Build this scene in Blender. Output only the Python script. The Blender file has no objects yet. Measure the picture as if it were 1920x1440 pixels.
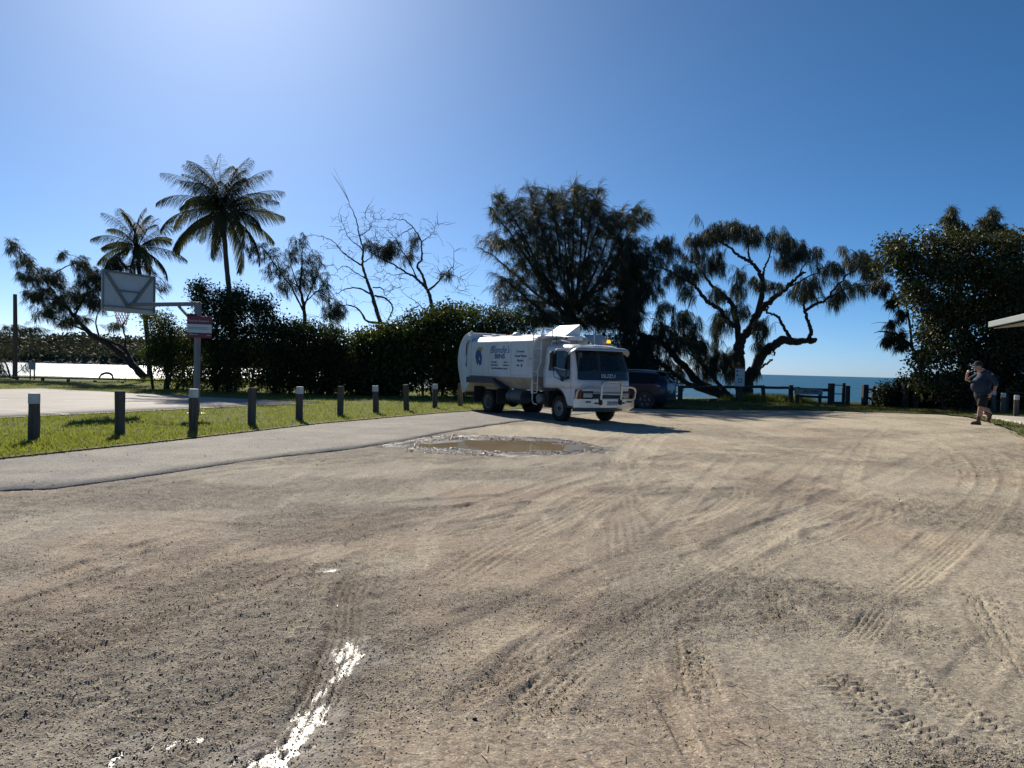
import bpy, bmesh, math, random
import numpy as np
from mathutils import Vector, Matrix, Euler

R = math.radians
rng = np.random.default_rng(7)
random.seed(7)
scene = bpy.context.scene
col = scene.collection

# ------------------------------------------------------------------ camera
CAM_H = 1.55
FPX = 1440.0                      # focal length in pixels of the 1920 px wide photograph
PITCH = math.atan(29.9 / FPX)
ROLL = math.atan(0.0255)
cam_data = bpy.data.cameras.new('camera')
cam_data.sensor_width = 36.0
cam_data.lens = 27.0
cam_data.clip_start = 0.1
cam_data.clip_end = 60000.0
cam = bpy.data.objects.new('camera', cam_data)
col.objects.link(cam)
CAM_ROT = Matrix.Rotation(math.pi / 2 - PITCH, 3, 'X') @ Matrix.Rotation(ROLL, 3, 'Z')
cam.matrix_world = Matrix.Translation((0, 0, CAM_H)) @ CAM_ROT.to_4x4()
scene.camera = cam

# ------------------------------------------------------------------ sky and sun
SUN_AZ = R(-21.5)                 # measured from +Y, negative is to the left
SUN_EL = R(32.3)
world = bpy.data.worlds.new('World')
scene.world = world
world.use_nodes = True
wn = world.node_tree
wn.nodes.clear()
sky = wn.nodes.new('ShaderNodeTexSky')
sky.sky_type = 'NISHITA'
sky.sun_disc = False
sky.sun_elevation = SUN_EL
sky.sun_rotation = SUN_AZ
sky.altitude = 0.0
sky.air_density = 0.5
sky.dust_density = 0.46
sky.ozone_density = 8.0
bg = wn.nodes.new('ShaderNodeBackground')
bg.inputs['Strength'].default_value = 0.082
wo = wn.nodes.new('ShaderNodeOutputWorld')
hsv = wn.nodes.new('ShaderNodeHueSaturation')
hsv.inputs['Hue'].default_value = 0.490
hsv.inputs['Saturation'].default_value = 1.10
wn.links.new(sky.outputs['Color'], hsv.inputs['Color'])
wn.links.new(hsv.outputs['Color'], bg.inputs['Color'])
wn.links.new(bg.outputs['Background'], wo.inputs['Surface'])

sun_data = bpy.data.lights.new('sun', 'SUN')
sun_data.energy = 5.0
sun_data.angle = R(0.53)
sun_data.color = (1.0, 0.92, 0.79)
sun = bpy.data.objects.new('sun', sun_data)
col.objects.link(sun)
SUN_DIR = Vector((math.sin(SUN_AZ) * math.cos(SUN_EL), math.cos(SUN_AZ) * math.cos(SUN_EL), math.sin(SUN_EL)))
sun.rotation_euler = SUN_DIR.to_track_quat('Z', 'Y').to_euler()
sun.location = SUN_DIR * 50

scene.view_settings.view_transform = 'Standard'
scene.view_settings.look = 'None'
scene.view_settings.gamma = 1.0
scene.view_settings.exposure = 0.35
scene.view_settings.use_curve_mapping = False
scene.render.engine = 'CYCLES'
scene.cycles.max_bounces = 6
scene.cycles.diffuse_bounces = 2
scene.cycles.glossy_bounces = 3
scene.cycles.transmission_bounces = 6
scene.cycles.transparent_max_bounces = 8
scene.cycles.sample_clamp_indirect = 6.0

# ------------------------------------------------------------------ terrain and placement
def sstep(a, b, v):
    t = np.clip((np.asarray(v, float) - a) / (b - a), 0, 1)
    return t * t * (3 - 2 * t)

SHX = [-400, -60, -20, -8, 0, 8, 13, 17, 25, 60, 400]
SHY = [75, 62, 57, 54, 50, 45, 42.5, 41, 40, 42, 60]
def shore(x):
    return np.interp(x, SHX, SHY)

def terr(x, y):
    x = np.asarray(x, float); y = np.asarray(y, float)
    z = 0.28 * sstep(7, 13, x) * (1 - 0.5 * sstep(24, 36, y)) * sstep(8, 16, y)
    z = z - 3.4 * sstep(0, 9, y - shore(x))
    return z

def ray(px, py):
    v = Vector(((px - 960) / FPX, (720 - py) / FPX, -1.0))
    d = CAM_ROT @ v
    return d / d.y                # scaled so that y (depth) is 1

def at(px, py, D):
    d = ray(px, py)
    return Vector((d.x * D, D, CAM_H + d.z * D))

def G(px, py):
    d = ray(px, py)
    D = CAM_H / -d.z
    for _ in range(30):
        z = float(terr(d.x * D, D))
        D = 0.5 * D + 0.5 * (CAM_H - z) / -d.z
    return Vector((d.x * D, D, float(terr(d.x * D, D))))

# ------------------------------------------------------------------ material helpers
MATS = {}
def nodes_of(name):
    m = bpy.data.materials.new(name)
    m.use_nodes = True
    return m, m.node_tree, m.node_tree.nodes['Principled BSDF']

def mat(name, color, rough=0.6, metal=0.0, spec=0.5, var=0.12, scale=6.0, bump=0.0, bscale=40.0,
        dirt=None, dirt_amt=0.0, dirt_scale=2.0, coat=0.0, trans=0.0, rvar=0.0, stretch=None):
    m, t, p = nodes_of(name)
    N, L = t.nodes, t.links
    tc = N.new('ShaderNodeTexCoord')
    src = tc.outputs['Object']
    if stretch:
        mp = N.new('ShaderNodeMapping'); mp.inputs['Scale'].default_value = stretch
        L.new(src, mp.inputs['Vector']); src = mp.outputs['Vector']
    nz = N.new('ShaderNodeTexNoise'); nz.inputs['Scale'].default_value = scale
    nz.inputs['Detail'].default_value = 5; nz.inputs['Roughness'].default_value = 0.62
    L.new(src, nz.inputs['Vector'])
    ramp = N.new('ShaderNodeValToRGB')
    c = Vector(color[:3])
    ramp.color_ramp.elements[0].position = 0.3
    ramp.color_ramp.elements[1].position = 0.7
    ramp.color_ramp.elements[0].color = (*(c * (1 - var)), 1)
    ramp.color_ramp.elements[1].color = (*(c * (1 + var)), 1)
    L.new(nz.outputs['Fac'], ramp.inputs['Fac'])
    out = ramp.outputs['Color']
    if dirt is not None:
        n2 = N.new('ShaderNodeTexNoise'); n2.inputs['Scale'].default_value = dirt_scale
        n2.inputs['Detail'].default_value = 8; n2.inputs['Roughness'].default_value = 0.7
        L.new(src, n2.inputs['Vector'])
        r2 = N.new('ShaderNodeValToRGB')
        r2.color_ramp.elements[0].position = 0.48; r2.color_ramp.elements[1].position = 0.72
        r2.color_ramp.elements[0].color = (0, 0, 0, 1)
        r2.color_ramp.elements[1].color = (dirt_amt,) * 3 + (1,)
        L.new(n2.outputs['Fac'], r2.inputs['Fac'])
        mx = N.new('ShaderNodeMix'); mx.data_type = 'RGBA'
        mx.inputs['B'].default_value = (*dirt, 1)
        L.new(r2.outputs['Color'], mx.inputs['Factor']); L.new(out, mx.inputs['A'])
        out = mx.outputs['Result']
    L.new(out, p.inputs['Base Color'])
    p.inputs['Roughness'].default_value = rough
    if rvar:
        mr = N.new('ShaderNodeMapRange')
        mr.inputs['To Min'].default_value = max(0.02, rough - rvar); mr.inputs['To Max'].default_value = min(1, rough + rvar)
        mr.inputs['From Min'].default_value = 0.3; mr.inputs['From Max'].default_value = 0.7
        L.new(nz.outputs['Fac'], mr.inputs['Value']); L.new(mr.outputs['Result'], p.inputs['Roughness'])
    p.inputs['Metallic'].default_value = metal
    p.inputs['Specular IOR Level'].default_value = spec
    p.inputs['Coat Weight'].default_value = coat
    p.inputs['Coat Roughness'].default_value = 0.08
    p.inputs['Transmission Weight'].default_value = trans
    if bump:
        nb = N.new('ShaderNodeTexNoise'); nb.inputs['Scale'].default_value = bscale; nb.inputs['Detail'].default_value = 4
        L.new(src, nb.inputs['Vector'])
        b = N.new('ShaderNodeBump'); b.inputs['Strength'].default_value = bump; b.inputs['Distance'].default_value = 0.01
        L.new(nb.outputs['Fac'], b.inputs['Height']); L.new(b.outputs['Normal'], p.inputs['Normal'])
    MATS[name] = m
    return m

def leaf_mat(name, c1, c2, rough=0.55, translucent=0.25, tcol=(0.12, 0.17, 0.03), spec=0.4, scale=1.3):
    m, t, p = nodes_of(name)
    N, L = t.nodes, t.links
    tc = N.new('ShaderNodeTexCoord')
    nz = N.new('ShaderNodeTexNoise'); nz.inputs['Scale'].default_value = scale; nz.inputs['Detail'].default_value = 3
    L.new(tc.outputs['Object'], nz.inputs['Vector'])
    geo = N.new('ShaderNodeNewGeometry')
    add = N.new('ShaderNodeMath'); add.operation = 'MULTIPLY_ADD'
    L.new(geo.outputs['Random Per Island'], add.inputs[0]); add.inputs[1].default_value = 0.6
    L.new(nz.outputs['Fac'], add.inputs[2])
    mr = N.new('ShaderNodeMapRange'); mr.inputs['From Min'].default_value = 0.4; mr.inputs['From Max'].default_value = 1.1
    L.new(add.outputs[0], mr.inputs['Value'])
    mx = N.new('ShaderNodeMix'); mx.data_type = 'RGBA'
    mx.inputs['A'].default_value = (*c1, 1); mx.inputs['B'].default_value = (*c2, 1)
    L.new(mr.outputs['Result'], mx.inputs['Factor'])
    L.new(mx.outputs['Result'], p.inputs['Base Color'])
    p.inputs['Roughness'].default_value = rough
    p.inputs['Specular IOR Level'].default_value = spec
    tr = N.new('ShaderNodeBsdfTranslucent'); tr.inputs['Color'].default_value = (*tcol, 1)
    ms = N.new('ShaderNodeMixShader'); ms.inputs['Fac'].default_value = translucent
    L.new(p.outputs['BSDF'], ms.inputs[1]); L.new(tr.outputs['BSDF'], ms.inputs[2])
    L.new(ms.outputs['Shader'], N['Material Output'].inputs['Surface'])
    MATS[name] = m
    return m

# ------------------------------------------------------------------ object helpers
def tag(o, label=None, cat=None, group=None, kind=None):
    if label: o['label'] = label
    if cat: o['category'] = cat
    if group: o['group'] = group
    if kind: o['kind'] = kind
    return o

def empty(name, loc=(0, 0, 0), rz=0.0, label=None, cat=None, group=None):
    o = bpy.data.objects.new(name, None)
    o.empty_display_size = 0.2
    col.objects.link(o)
    o.location = loc
    o.rotation_euler = (0, 0, rz)
    return tag(o, label, cat, group)

def link_mesh(name, me, m, parent=None, smooth=None):
    if m is not None:
        me.materials.append(m)
    if smooth is not None:
        me.shade_smooth()
        if smooth < 180:
            me.set_sharp_from_angle(angle=R(smooth))
    o = bpy.data.objects.new(name, me)
    col.objects.link(o)
    if parent is not None:
        o.parent = parent
    return o

def np_mesh(name, V, F, m, parent=None, smooth=None):
    """V (n,3) array, F (k,3) or (k,4) integer array"""
    V = np.ascontiguousarray(V, dtype=np.float32); F = np.ascontiguousarray(F, dtype=np.int32)
    me = bpy.data.meshes.new(name)
    k = F.shape[1]
    me.vertices.add(len(V)); me.vertices.foreach_set('co', V.ravel())
    me.loops.add(F.size); me.loops.foreach_set('vertex_index', F.ravel())
    me.polygons.add(len(F))
    me.polygons.foreach_set('loop_start', np.arange(0, F.size, k, dtype=np.int32))
    me.polygons.foreach_set('loop_total', np.full(len(F), k, dtype=np.int32))
    me.update(calc_edges=True)
    return link_mesh(name, me, m, parent, smooth)

class MB:
    """collects shapes into one mesh"""
    def __init__(self):
        self.v = []; self.f = []
    def add(self, vs, fs):
        n = len(self.v)
        self.v += [tuple(p) for p in vs]
        self.f += [tuple(i + n for i in f) for f in fs]
        return self
    def box(self, c, s, rot=None):
        hx, hy, hz = s[0] / 2, s[1] / 2, s[2] / 2
        P = [Vector((x, y, z)) for x in (-hx, hx) for y in (-hy, hy) for z in (-hz, hz)]
        if rot is not None:
            P = [rot @ p for p in P]
        c = Vector(c)
        return self.add([p + c for p in P], [(0, 1, 3, 2), (4, 6, 7, 5), (0, 4, 5, 1), (2, 3, 7, 6), (0, 2, 6, 4), (1, 5, 7, 3)])
    def hexa(self, P):
        """eight corners: bottom ring of four, top ring of four"""
        return self.add(P, [(3, 2, 1, 0), (4, 5, 6, 7), (0, 1, 5, 4), (1, 2, 6, 5), (2, 3, 7, 6), (3, 0, 4, 7)])
    def prism(self, poly, a, b, axis):
        """polygon in the two other axes, extruded from a to b along axis"""
        def mk(u, v, w):
            return {'x': (w, u, v), 'y': (u, w, v), 'z': (u, v, w)}[axis]
        n = len(poly)
        vs = [mk(u, v, a) for u, v in poly] + [mk(u, v, b) for u, v in poly]
        fs = [tuple(range(n - 1, -1, -1)), tuple(range(n, 2 * n))]
        fs += [(i, (i + 1) % n, n + (i + 1) % n, n + i) for i in range(n)]
        return self.add(vs, fs)
    def tube(self, pts, rad, n=8, caps=True):
        pts = [Vector(p) for p in pts]
        if not hasattr(rad, '__len__'):
            rad = [rad] * len(pts)
        vs = []; fs = []
        up = None
        for i, p in enumerate(pts):
            d = (pts[min(i + 1, len(pts) - 1)] - pts[max(i - 1, 0)])
            if d.length < 1e-9: d = Vector((0, 0, 1))
            d.normalize()
            if up is None:
                up = d.orthogonal().normalized()
            else:
                up = (up - d * up.dot(d))
                up = up.normalized() if up.length > 1e-6 else d.orthogonal().normalized()
            w = d.cross(up)
            for k in range(n):
                a = 2 * math.pi * k / n
                vs.append(p + (up * math.cos(a) + w * math.sin(a)) * rad[i])
        for i in range(len(pts) - 1):
            for k in range(n):
                k2 = (k + 1) % n
                fs.append((i * n + k, i * n + k2, (i + 1) * n + k2, (i + 1) * n + k))
        if caps:
            fs.append(tuple(range(n - 1, -1, -1)))
            b = (len(pts) - 1) * n
            fs.append(tuple(range(b, b + n)))
        return self.add(vs, fs)
    def cyl(self, p0, p1, r0, r1=None, n=16):
        return self.tube([p0, p1], [r0, r0 if r1 is None else r1], n)
    def lathe(self, prof, c, axis='y', n=32, closed=False):
        """prof: list of (radius, offset along axis)"""
        vs = []; fs = []
        for r, o in prof:
            for k in range(n):
                a = 2 * math.pi * k / n
                u, v = r * math.cos(a), r * math.sin(a)
                q = {'y': (u, o, v), 'x': (o, u, v), 'z': (u, v, o)}[axis]
                vs.append((c[0] + q[0], c[1] + q[1], c[2] + q[2]))
        m = len(prof)
        for i in range(m if closed else m - 1):
            j = (i + 1) % m
            for k in range(n):
                k2 = (k + 1) % n
                fs.append((i * n + k, i * n + k2, j * n + k2, j * n + k))
        return self.add(vs, fs)
    def ball(self, c, r, n=12, m=8, rot=None):
        if not hasattr(r, '__len__'): r = (r, r, r)
        vs = []; fs = []
        for i in range(m + 1):
            th = math.pi * i / m
            for k in range(n):
                a = 2 * math.pi * k / n
                p = Vector((r[0] * math.sin(th) * math.cos(a), r[1] * math.sin(th) * math.sin(a), r[2] * math.cos(th)))
                if rot is not None: p = rot @ p
                vs.append(p + Vector(c))
        for i in range(m):
            for k in range(n):
                k2 = (k + 1) % n
                fs.append((i * n + k, (i + 1) * n + k, (i + 1) * n + k2, i * n + k2))
        return self.add(vs, fs)
    def build(self, name, m, parent=None, smooth=35, bevel=0.0, seg=2):
        me = bpy.data.meshes.new(name)
        me.from_pydata(self.v, [], self.f)
        me.update()
        bm = bmesh.new(); bm.from_mesh(me)
        bmesh.ops.remove_doubles(bm, verts=bm.verts, dist=1e-5)
        bmesh.ops.recalc_face_normals(bm, faces=bm.faces)
        bm.to_mesh(me); bm.free()
        o = link_mesh(name, me, m, parent, smooth)
        if bevel:
            b = o.modifiers.new('bevel', 'BEVEL'); b.width = bevel; b.segments = seg
            b.limit_method = 'ANGLE'; b.angle_limit = R(40); b.harden_normals = False
        return o

def rounded(poly, rad, n=5):
    """round the corners of an open polyline of vectors"""
    P = [Vector(p) for p in poly]
    out = [P[0]]
    for i in range(1, len(P) - 1):
        a = (P[i - 1] - P[i]); b = (P[i + 1] - P[i])
        r = min(rad, a.length * 0.45, b.length * 0.45)
        s = P[i] + a.normalized() * r; e = P[i] + b.normalized() * r
        for k in range(n + 1):
            t = k / n
            out.append(s * (1 - t) ** 2 + P[i] * 2 * t * (1 - t) + e * t * t)
    out.append(P[-1])
    return out

def spline(P, n=6):
    """Catmull-Rom through points (any dimension), n samples per span"""
    P = np.array([list(p) for p in P], float)
    if len(P) < 3:
        return np.array([P[0] + (P[-1] - P[0]) * t for t in np.linspace(0, 1, n + 1)])
    Q = np.vstack([2 * P[0] - P[1], P, 2 * P[-1] - P[-2]])
    out = []
    for i in range(1, len(Q) - 2):
        p0, p1, p2, p3 = Q[i - 1], Q[i], Q[i + 1], Q[i + 2]
        for k in range(n):
            t = k / n
            out.append(0.5 * (2 * p1 + (p2 - p0) * t + (2 * p0 - 5 * p1 + 4 * p2 - p3) * t * t + (3 * p1 - p0 - 3 * p2 + p3) * t ** 3))
    out.append(P[-1])
    return np.array(out)

def text_mesh(name, body, size, m, parent, loc, rot, align='CENTER', shear=0.0, extrude=0.002, offset=0.0, sx=1.0):
    cu = bpy.data.curves.new(name, 'FONT')
    cu.body = body; cu.size = size; cu.align_x = align; cu.align_y = 'CENTER'
    cu.shear = shear; cu.extrude = extrude; cu.offset = offset; cu.resolution_u = 2
    tmp = bpy.data.objects.new('tmp', cu); col.objects.link(tmp)
    dg = bpy.context.evaluated_depsgraph_get()
    me = bpy.data.meshes.new_from_object(tmp.evaluated_get(dg))
    bpy.data.objects.remove(tmp); bpy.data.curves.remove(cu)
    me.materials.clear()
    o = link_mesh(name, me, m, parent)
    o.location = loc; o.rotation_euler = rot; o.scale = (sx, 1, 1)
    return o

# value noise on numpy arrays ---------------------------------------------------
def _hash(ix, iy, s):
    h = (ix.astype(np.int64) * 374761393 + iy.astype(np.int64) * 668265263 + s * 982451653) & 0xffffffff
    h = ((h ^ (h >> 13)) * 1274126177) & 0xffffffff
    return ((h ^ (h >> 16)) & 0xffff) / 65535.0
def vnoise(x, y, s=0):
    ix = np.floor(x); iy = np.floor(y)
    fx = x - ix; fy = y - iy
    fx = fx * fx * (3 - 2 * fx); fy = fy * fy * (3 - 2 * fy)
    a = _hash(ix, iy, s); b = _hash(ix + 1, iy, s); c = _hash(ix, iy + 1, s); d = _hash(ix + 1, iy + 1, s)
    return (a * (1 - fx) + b * fx) * (1 - fy) + (c * (1 - fx) + d * fx) * fy
def fbm(x, y, s=0, o=4):
    t = 0; a = 0.5
    for k in range(o):
        t = t + a * vnoise(x * 2 ** k, y * 2 ** k, s + k); a *= 0.5
    return t
# ================================================================== GROUND
E_PX = [(0, 862), (300, 830), (600, 795), (850, 773), (1000, 766), (1180, 764), (1270, 767), (1480, 769), (1600, 772), (1690, 775)]
A_PX = [(10, 920), (100, 917), (300, 890), (480, 862), (640, 845), (750, 828), (850, 808), (960, 792), (1060, 780)]
E_W = [G(*p) for p in E_PX]
A_W = [G(*p) for p in A_PX]
EX = [-400, -60, -20] + [p.x for p in E_W] + [20, 60, 400]
EY = [4, 6, 9.2] + [p.y for p in E_W] + [29.0, 29.0, 29.0]
AX = [-400, -60, -20] + [p.x for p in A_W] + [5.0]
AY = [2, 3.6, 7.2] + [p.y for p in A_W] + [E_W[5].y - 1.0]
RE_PX = [(1690, 775), (1760, 777), (1820, 783), (1880, 800), (1920, 822)]
RE_W = [G(*p) for p in RE_PX]
RX = [p.x for p in RE_W][::-1]; RY = [p.y for p in RE_W][::-1]
RYY = [-20, 8] + RY + [40]; RXX = [9.5, 9.6] + RX + [RX[-1]]
edge_n = lambda x: 0.10 * (fbm(x * 1.7, x * 0 + 3.3, 41, 4) - 0.47)
def e_edge(x): return np.interp(x, EX, EY) + 2.0 * edge_n(np.asarray(x, float))
def a_edge(x): return np.interp(x, AX, AY) + 1.2 * edge_n(np.asarray(x, float) + 20)
def r_edge(y): return np.interp(y, RYY, RXX) + 3.0 * edge_n(np.asarray(y, float) + 55)

# --- grid: fine where the lot is seen from standing height, coarse outside
yf = np.exp(np.linspace(math.log(1.9), math.log(40.0), 560))
ys = np.concatenate([np.array([-60, -30, -15, -8, -4, -2, -0.5, 0.6, 1.4]), yf, np.linspace(42, 90, 40), np.array([110, 150])])
uf = np.linspace(-1, 1, 640)
us = np.concatenate([np.array([-60, -30, -12, -6, -3, -2, -1.5, -1.2]), uf, np.array([1.2, 1.5, 2, 3, 6, 12, 30, 60])])
Wy = np.maximum(ys, 3.2) * 0.80 + 0.4
X = us[None, :] * Wy[:, None]
X = np.clip(X, -390, 390)
X = np.where(np.abs(us)[None, :] > 1, np.sign(us)[None, :] * np.minimum(np.abs(X), 150 + np.abs(us)[None, :]), X)
Y = np.repeat(ys[:, None], len(us), axis=1)
x = X.ravel(); y = Y.ravel()

gm = sstep(0, 0.35, a_edge(x) - y + (x > 3.5) * 99) * sstep(0, 0.5, e_edge(x) - y) * sstep(0, 0.6, r_edge(y) - x)
gm = gm * sstep(0.5, 2.0, y)
near = 1 - sstep(10, 26, y)
mid = 1 - 0.6 * sstep(6, 30, y)
h = (fbm(x * 0.35, y * 0.35, 3, 3) - 0.44) * 0.07 * mid
h += (fbm(x * 2.1, y * 2.1, 11, 3) - 0.44) * 0.022
rough_patch = sstep(0.40, 0.62, fbm(x * 0.55 + 7, y * 0.8, 21, 4) + 0.14 * sstep(1.5, -3.0, x))
h += (fbm(x * 7.5, y * 7.5, 5, 4) - 0.45) * (0.012 + 0.030 * rough_patch)
h += (vnoise(x * 31, y * 31, 9) - 0.5) * (0.006 + 0.011 * rough_patch) * near
tone = np.zeros_like(x)       # packed pale sand (+) or dark disturbed soil (-)
red = sstep(0.50, 0.66, fbm(x * 0.5 + 31, y * 0.42 + 9, 51, 4))
wet = np.zeros_like(x)

def track(px, w=0.24, depth=0.016, kind=0, tn=0.25, wetness=0.0, soft=1.0, lug=0.055, rdd=0.0):
    P = np.array([list(G(*p))[:2] for p in px])
    S = spline(P, 14)
    seg = np.linalg.norm(np.diff(S, axis=0), axis=1); s = np.concatenate([[0], np.cumsum(seg)])
    nn = max(6, int(s[-1] / 0.13))
    q = np.linspace(0, s[-1], nn)
    C = np.stack([np.interp(q, s, S[:, 0]), np.interp(q, s, S[:, 1])], 1)
    T = np.gradient(C, axis=0); T /= np.linalg.norm(T, axis=1)[:, None] + 1e-9
    lo = C.min(0) - w * 1.6; hi = C.max(0) + w * 1.6
    idx = np.where((x > lo[0]) & (x < hi[0]) & (y > lo[1]) & (y < hi[1]))[0]
    for k in range(0, len(idx), 20000):
        ii = idx[k:k + 20000]
        dx = x[ii][:, None] - C[:, 0][None]; dy = y[ii][:, None] - C[:, 1][None]
        d2 = dx * dx + dy * dy
        j = d2.argmin(1); r = np.arange(len(ii))
        keep = d2[r, j] < (w * 1.6) ** 2
        ii = ii[keep]; j = j[keep]; r = r[keep]
        ex = dx[r, j]; ey = dy[r, j]
        lat = ex * -T[j, 1] + ey * T[j, 0]
        along = q[j] + ex * T[j, 0] + ey * T[j, 1]
        ends = sstep(0, min(.8, s[-1] * .25), along) * sstep(0, min(.8, s[-1] * .25), s[-1] - along)
        brk = (0.35 + 0.65 * sstep(0.26, 0.46, fbm(along * 1.3 + px[0][0], along * 0 + px[0][1], 77, 3))) * ends
        brk = brk * (0.62 + 0.38 * sstep(0.30, 0.50, fbm(along * 3.1 + 9, lat * 9 + px[0][1], 79, 3)))
        lat = lat + 0.012 * (fbm(along * 5, along * 0 + 2.0, 83, 2) - 0.4)
        dep0 = depth; depth_ = depth * 0.85
        pr = sstep(w * 0.5, w * 0.36, np.abs(lat))
        rim = np.exp(-((np.abs(lat) - w * 0.60) / (w * 0.14)) ** 2)
        prof = -depth_ * pr + depth_ * 0.6 * rim
        if kind == 1:
            prof += depth_ * 0.9 * pr * np.clip(1.6 * np.sin(lat / w * 2 * math.pi * 5.5), 0, 1)
        elif kind == 2:
            ph = along / lug + np.sign(lat) * 0.5 + np.abs(lat) / w * 0.9
            prof += depth_ * 1.5 * pr * ((ph % 1.0) > 0.45) * (np.abs(lat) > w * 0.05)
        elif kind == 3:
            ph = along / lug + 0.25 * np.sin(lat * 40)
            prof += depth_ * 1.3 * pr * ((ph % 1.0) > 0.5) + depth_ * 0.4 * pr * (np.sin(lat / w * 25) > 0)
        h[ii] = h[ii] * (1 - 0.55 * pr * brk * soft) + prof * brk
        tone[ii] += tn * pr * brk - 0.15 * rim * brk
        wet[ii] = np.maximum(wet[ii], wetness * pr * brk)
        red[ii] = np.maximum(red[ii], rdd * pr * brk)

TR = [
    ([(-40, 1130), (110, 1080), (290, 1020), (420, 985)], .22, .022, 1, .15),
    ([(-40, 1160), (130, 1105), (330, 1040)], .16, .014, 1, -.2),
    ([(-60, 1215), (150, 1170), (380, 1105), (560, 1050)], .30, .012, 0, -.15),
    ([(520, 1440), (590, 1330), (625, 1240), (645, 1180), (655, 1110), (690, 1050)], .24, .030, 1, -.35),
    ([(970, 1425), (1010, 1325), (1060, 1260), (1125, 1195), (1180, 1150)], .26, .016, 3, .15),
    ([(1540, 1250), (1625, 1320), (1700, 1360), (1790, 1425), (1850, 1480)], .30, .026, 2, -.05),
    ([(1580, 1190), (1690, 1260), (1800, 1330), (1930, 1410)], .26, .012, 2, .1),
    ([(1290, 1190), (1300, 1240), (1318, 1310), (1330, 1345)], .22, .018, 3, .1),
    ([(1225, 1290), (1250, 1330), (1290, 1400), (1310, 1440)], .10, .018, 0, -.15),
    ([(1255, 1280), (1275, 1330), (1310, 1390)], .06, .014, 0, -.1),
    ([(1440, 1085), (1448, 1130), (1455, 1190)], .18, .014, 3, .15),
    ([(1590, 1225), (1625, 1175), (1655, 1135)], .20, .014, 1, .15),
    ([(1795, 805), (1860, 845), (1895, 890), (1870, 950), (1800, 1020), (1740, 1070), (1660, 1130)], .26, .012, 1, .45),
    ([(1760, 810), (1820, 850), (1850, 890), (1830, 940), (1760, 1000), (1690, 1060)], .26, .012, 1, .45),
    ([(1730, 815), (1785, 850), (1815, 890), (1800, 930)], .2, .016, 1, .4),
    ([(1190, 900), (1215, 850), (1245, 815), (1290, 790)], .28, .014, 1, .5),
    ([(1130, 905), (1160, 855), (1190, 822), (1230, 800)], .28, .014, 1, .35),
    ([(1590, 930), (1600, 880), (1625, 830), (1660, 800)], .28, .014, 1, .45),
    ([(1460, 1040), (1480, 960), (1520, 880), (1590, 820)], .28, .012, 1, .4),
    ([(1310, 1040), (1380, 1070), (1470, 1100)], .09, .020, 0, -.5, 0, 1, .07, .8),
    ([(1300, 1143), (1460, 1132), (1635, 1117), (1835, 1080)], .05, .010, 0, -.35, 0, 1, .07, 1.0),
    ([(1190, 925), (1205, 960), (1235, 995)], .08, .014, 0, -.5),
    ([(1145, 1065), (1190, 1050), (1250, 1030), (1280, 1015)], .05, .012, 0, -.4),
    ([(1065, 840), (1110, 826), (1150, 812), (1200, 800)], .24, .016, 1, .3),
    ([(1040, 862), (1090, 848), (1150, 832), (1230, 815)], .24, .016, 1, .3),
    ([(700, 872), (780, 860), (860, 868), (960, 878), (1080, 862)], .24, .014, 0, .3),
    ([(560, 880), (680, 862), (760, 838), (850, 812)], .3, .012, 0, .25),
    ([(1300, 870), (1400, 850), (1520, 846), (1680, 858)], .24, .012, 1, .3),
    ([(1380, 835), (1480, 850), (1600, 862), (1760, 880)], .24, .012, 0, -.35),
    ([(1820, 1090), (1850, 1140), (1880, 1200), (1930, 1290)], .26, .014, 2, .1),
    ([(1680, 1430), (1760, 1340), (1840, 1240), (1920, 1160)], .24, .010, 0, .2),
    ([(170, 1450), (330, 1380), (520, 1290), (640, 1200), (760, 1130)], .34, .016, 0, -.25),
    ([(720, 1300), (860, 1220), (1010, 1130), (1180, 1050), (1350, 960), (1480, 880)], .40, .014, 0, .12, 0, 1, .07, .7),
    ([(640, 1230), (780, 1150), (920, 1070), (1080, 1000), (1260, 920)], .3, .012, 1, .05, 0, 1, .07, .6),
]
for t in TR:
    track(*t)
r2 = random.Random(4)
for k in range(46):
    x0 = r2.uniform(-200, 1250); y0 = r2.uniform(960, 1420)
    x1 = r2.uniform(1100, 1880); y1 = r2.uniform(800, 960)
    b = r2.uniform(-0.1, 0.18)
    pts = []
    for q in range(5):
        t = q / 4
        pts.append((x0 + (x1 - x0) * t, y0 + (y1 - y0) * t ** 0.75 + 260 * b * math.sin(math.pi * t)))
    track(pts, r2.choice([.2, .26, .3, .45]), r2.uniform(.004, .013), r2.choice([0, 0, 1, 1, 3]), r2.uniform(-.22, .28), soft=0.8)

# --- puddle hollow and small wet hollows
def hollow(px, py, rx, ry, depth, wr=1.5, seed=1, w=1.0):
    c = G(px, py)
    n = fbm(x * 1.6 + seed, y * 1.3 + seed, 61 + seed, 4) - 0.45
    d = np.sqrt(((x - c.x) / rx) ** 2 + ((y - c.y) / ry) ** 2) + n * 0.9
    k = sstep(1.15, 0.55, d)
    h[:] = h * (1 - 0.85 * k) - depth * k
    wk = sstep(wr, wr * 0.62, d + 0.5 * (fbm(x * 4, y * 4, 91, 3) - 0.45))
    if rx < 0.5:
        wk = wk * sstep(0.41, 0.54, fbm(x * 19 + seed, y * 12, 97, 4) + 0.10 * k)
    wet[:] = np.maximum(wet, wk * w)
hollow(955, 833, 1.55, 1.45, 0.045, 1.55, 2)
hollow(825, 834, 0.75, 0.6, 0.030, 1.9, 5)
hollow(1090, 834, 0.5, 0.40, 0.030, 1.3, 8)
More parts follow.
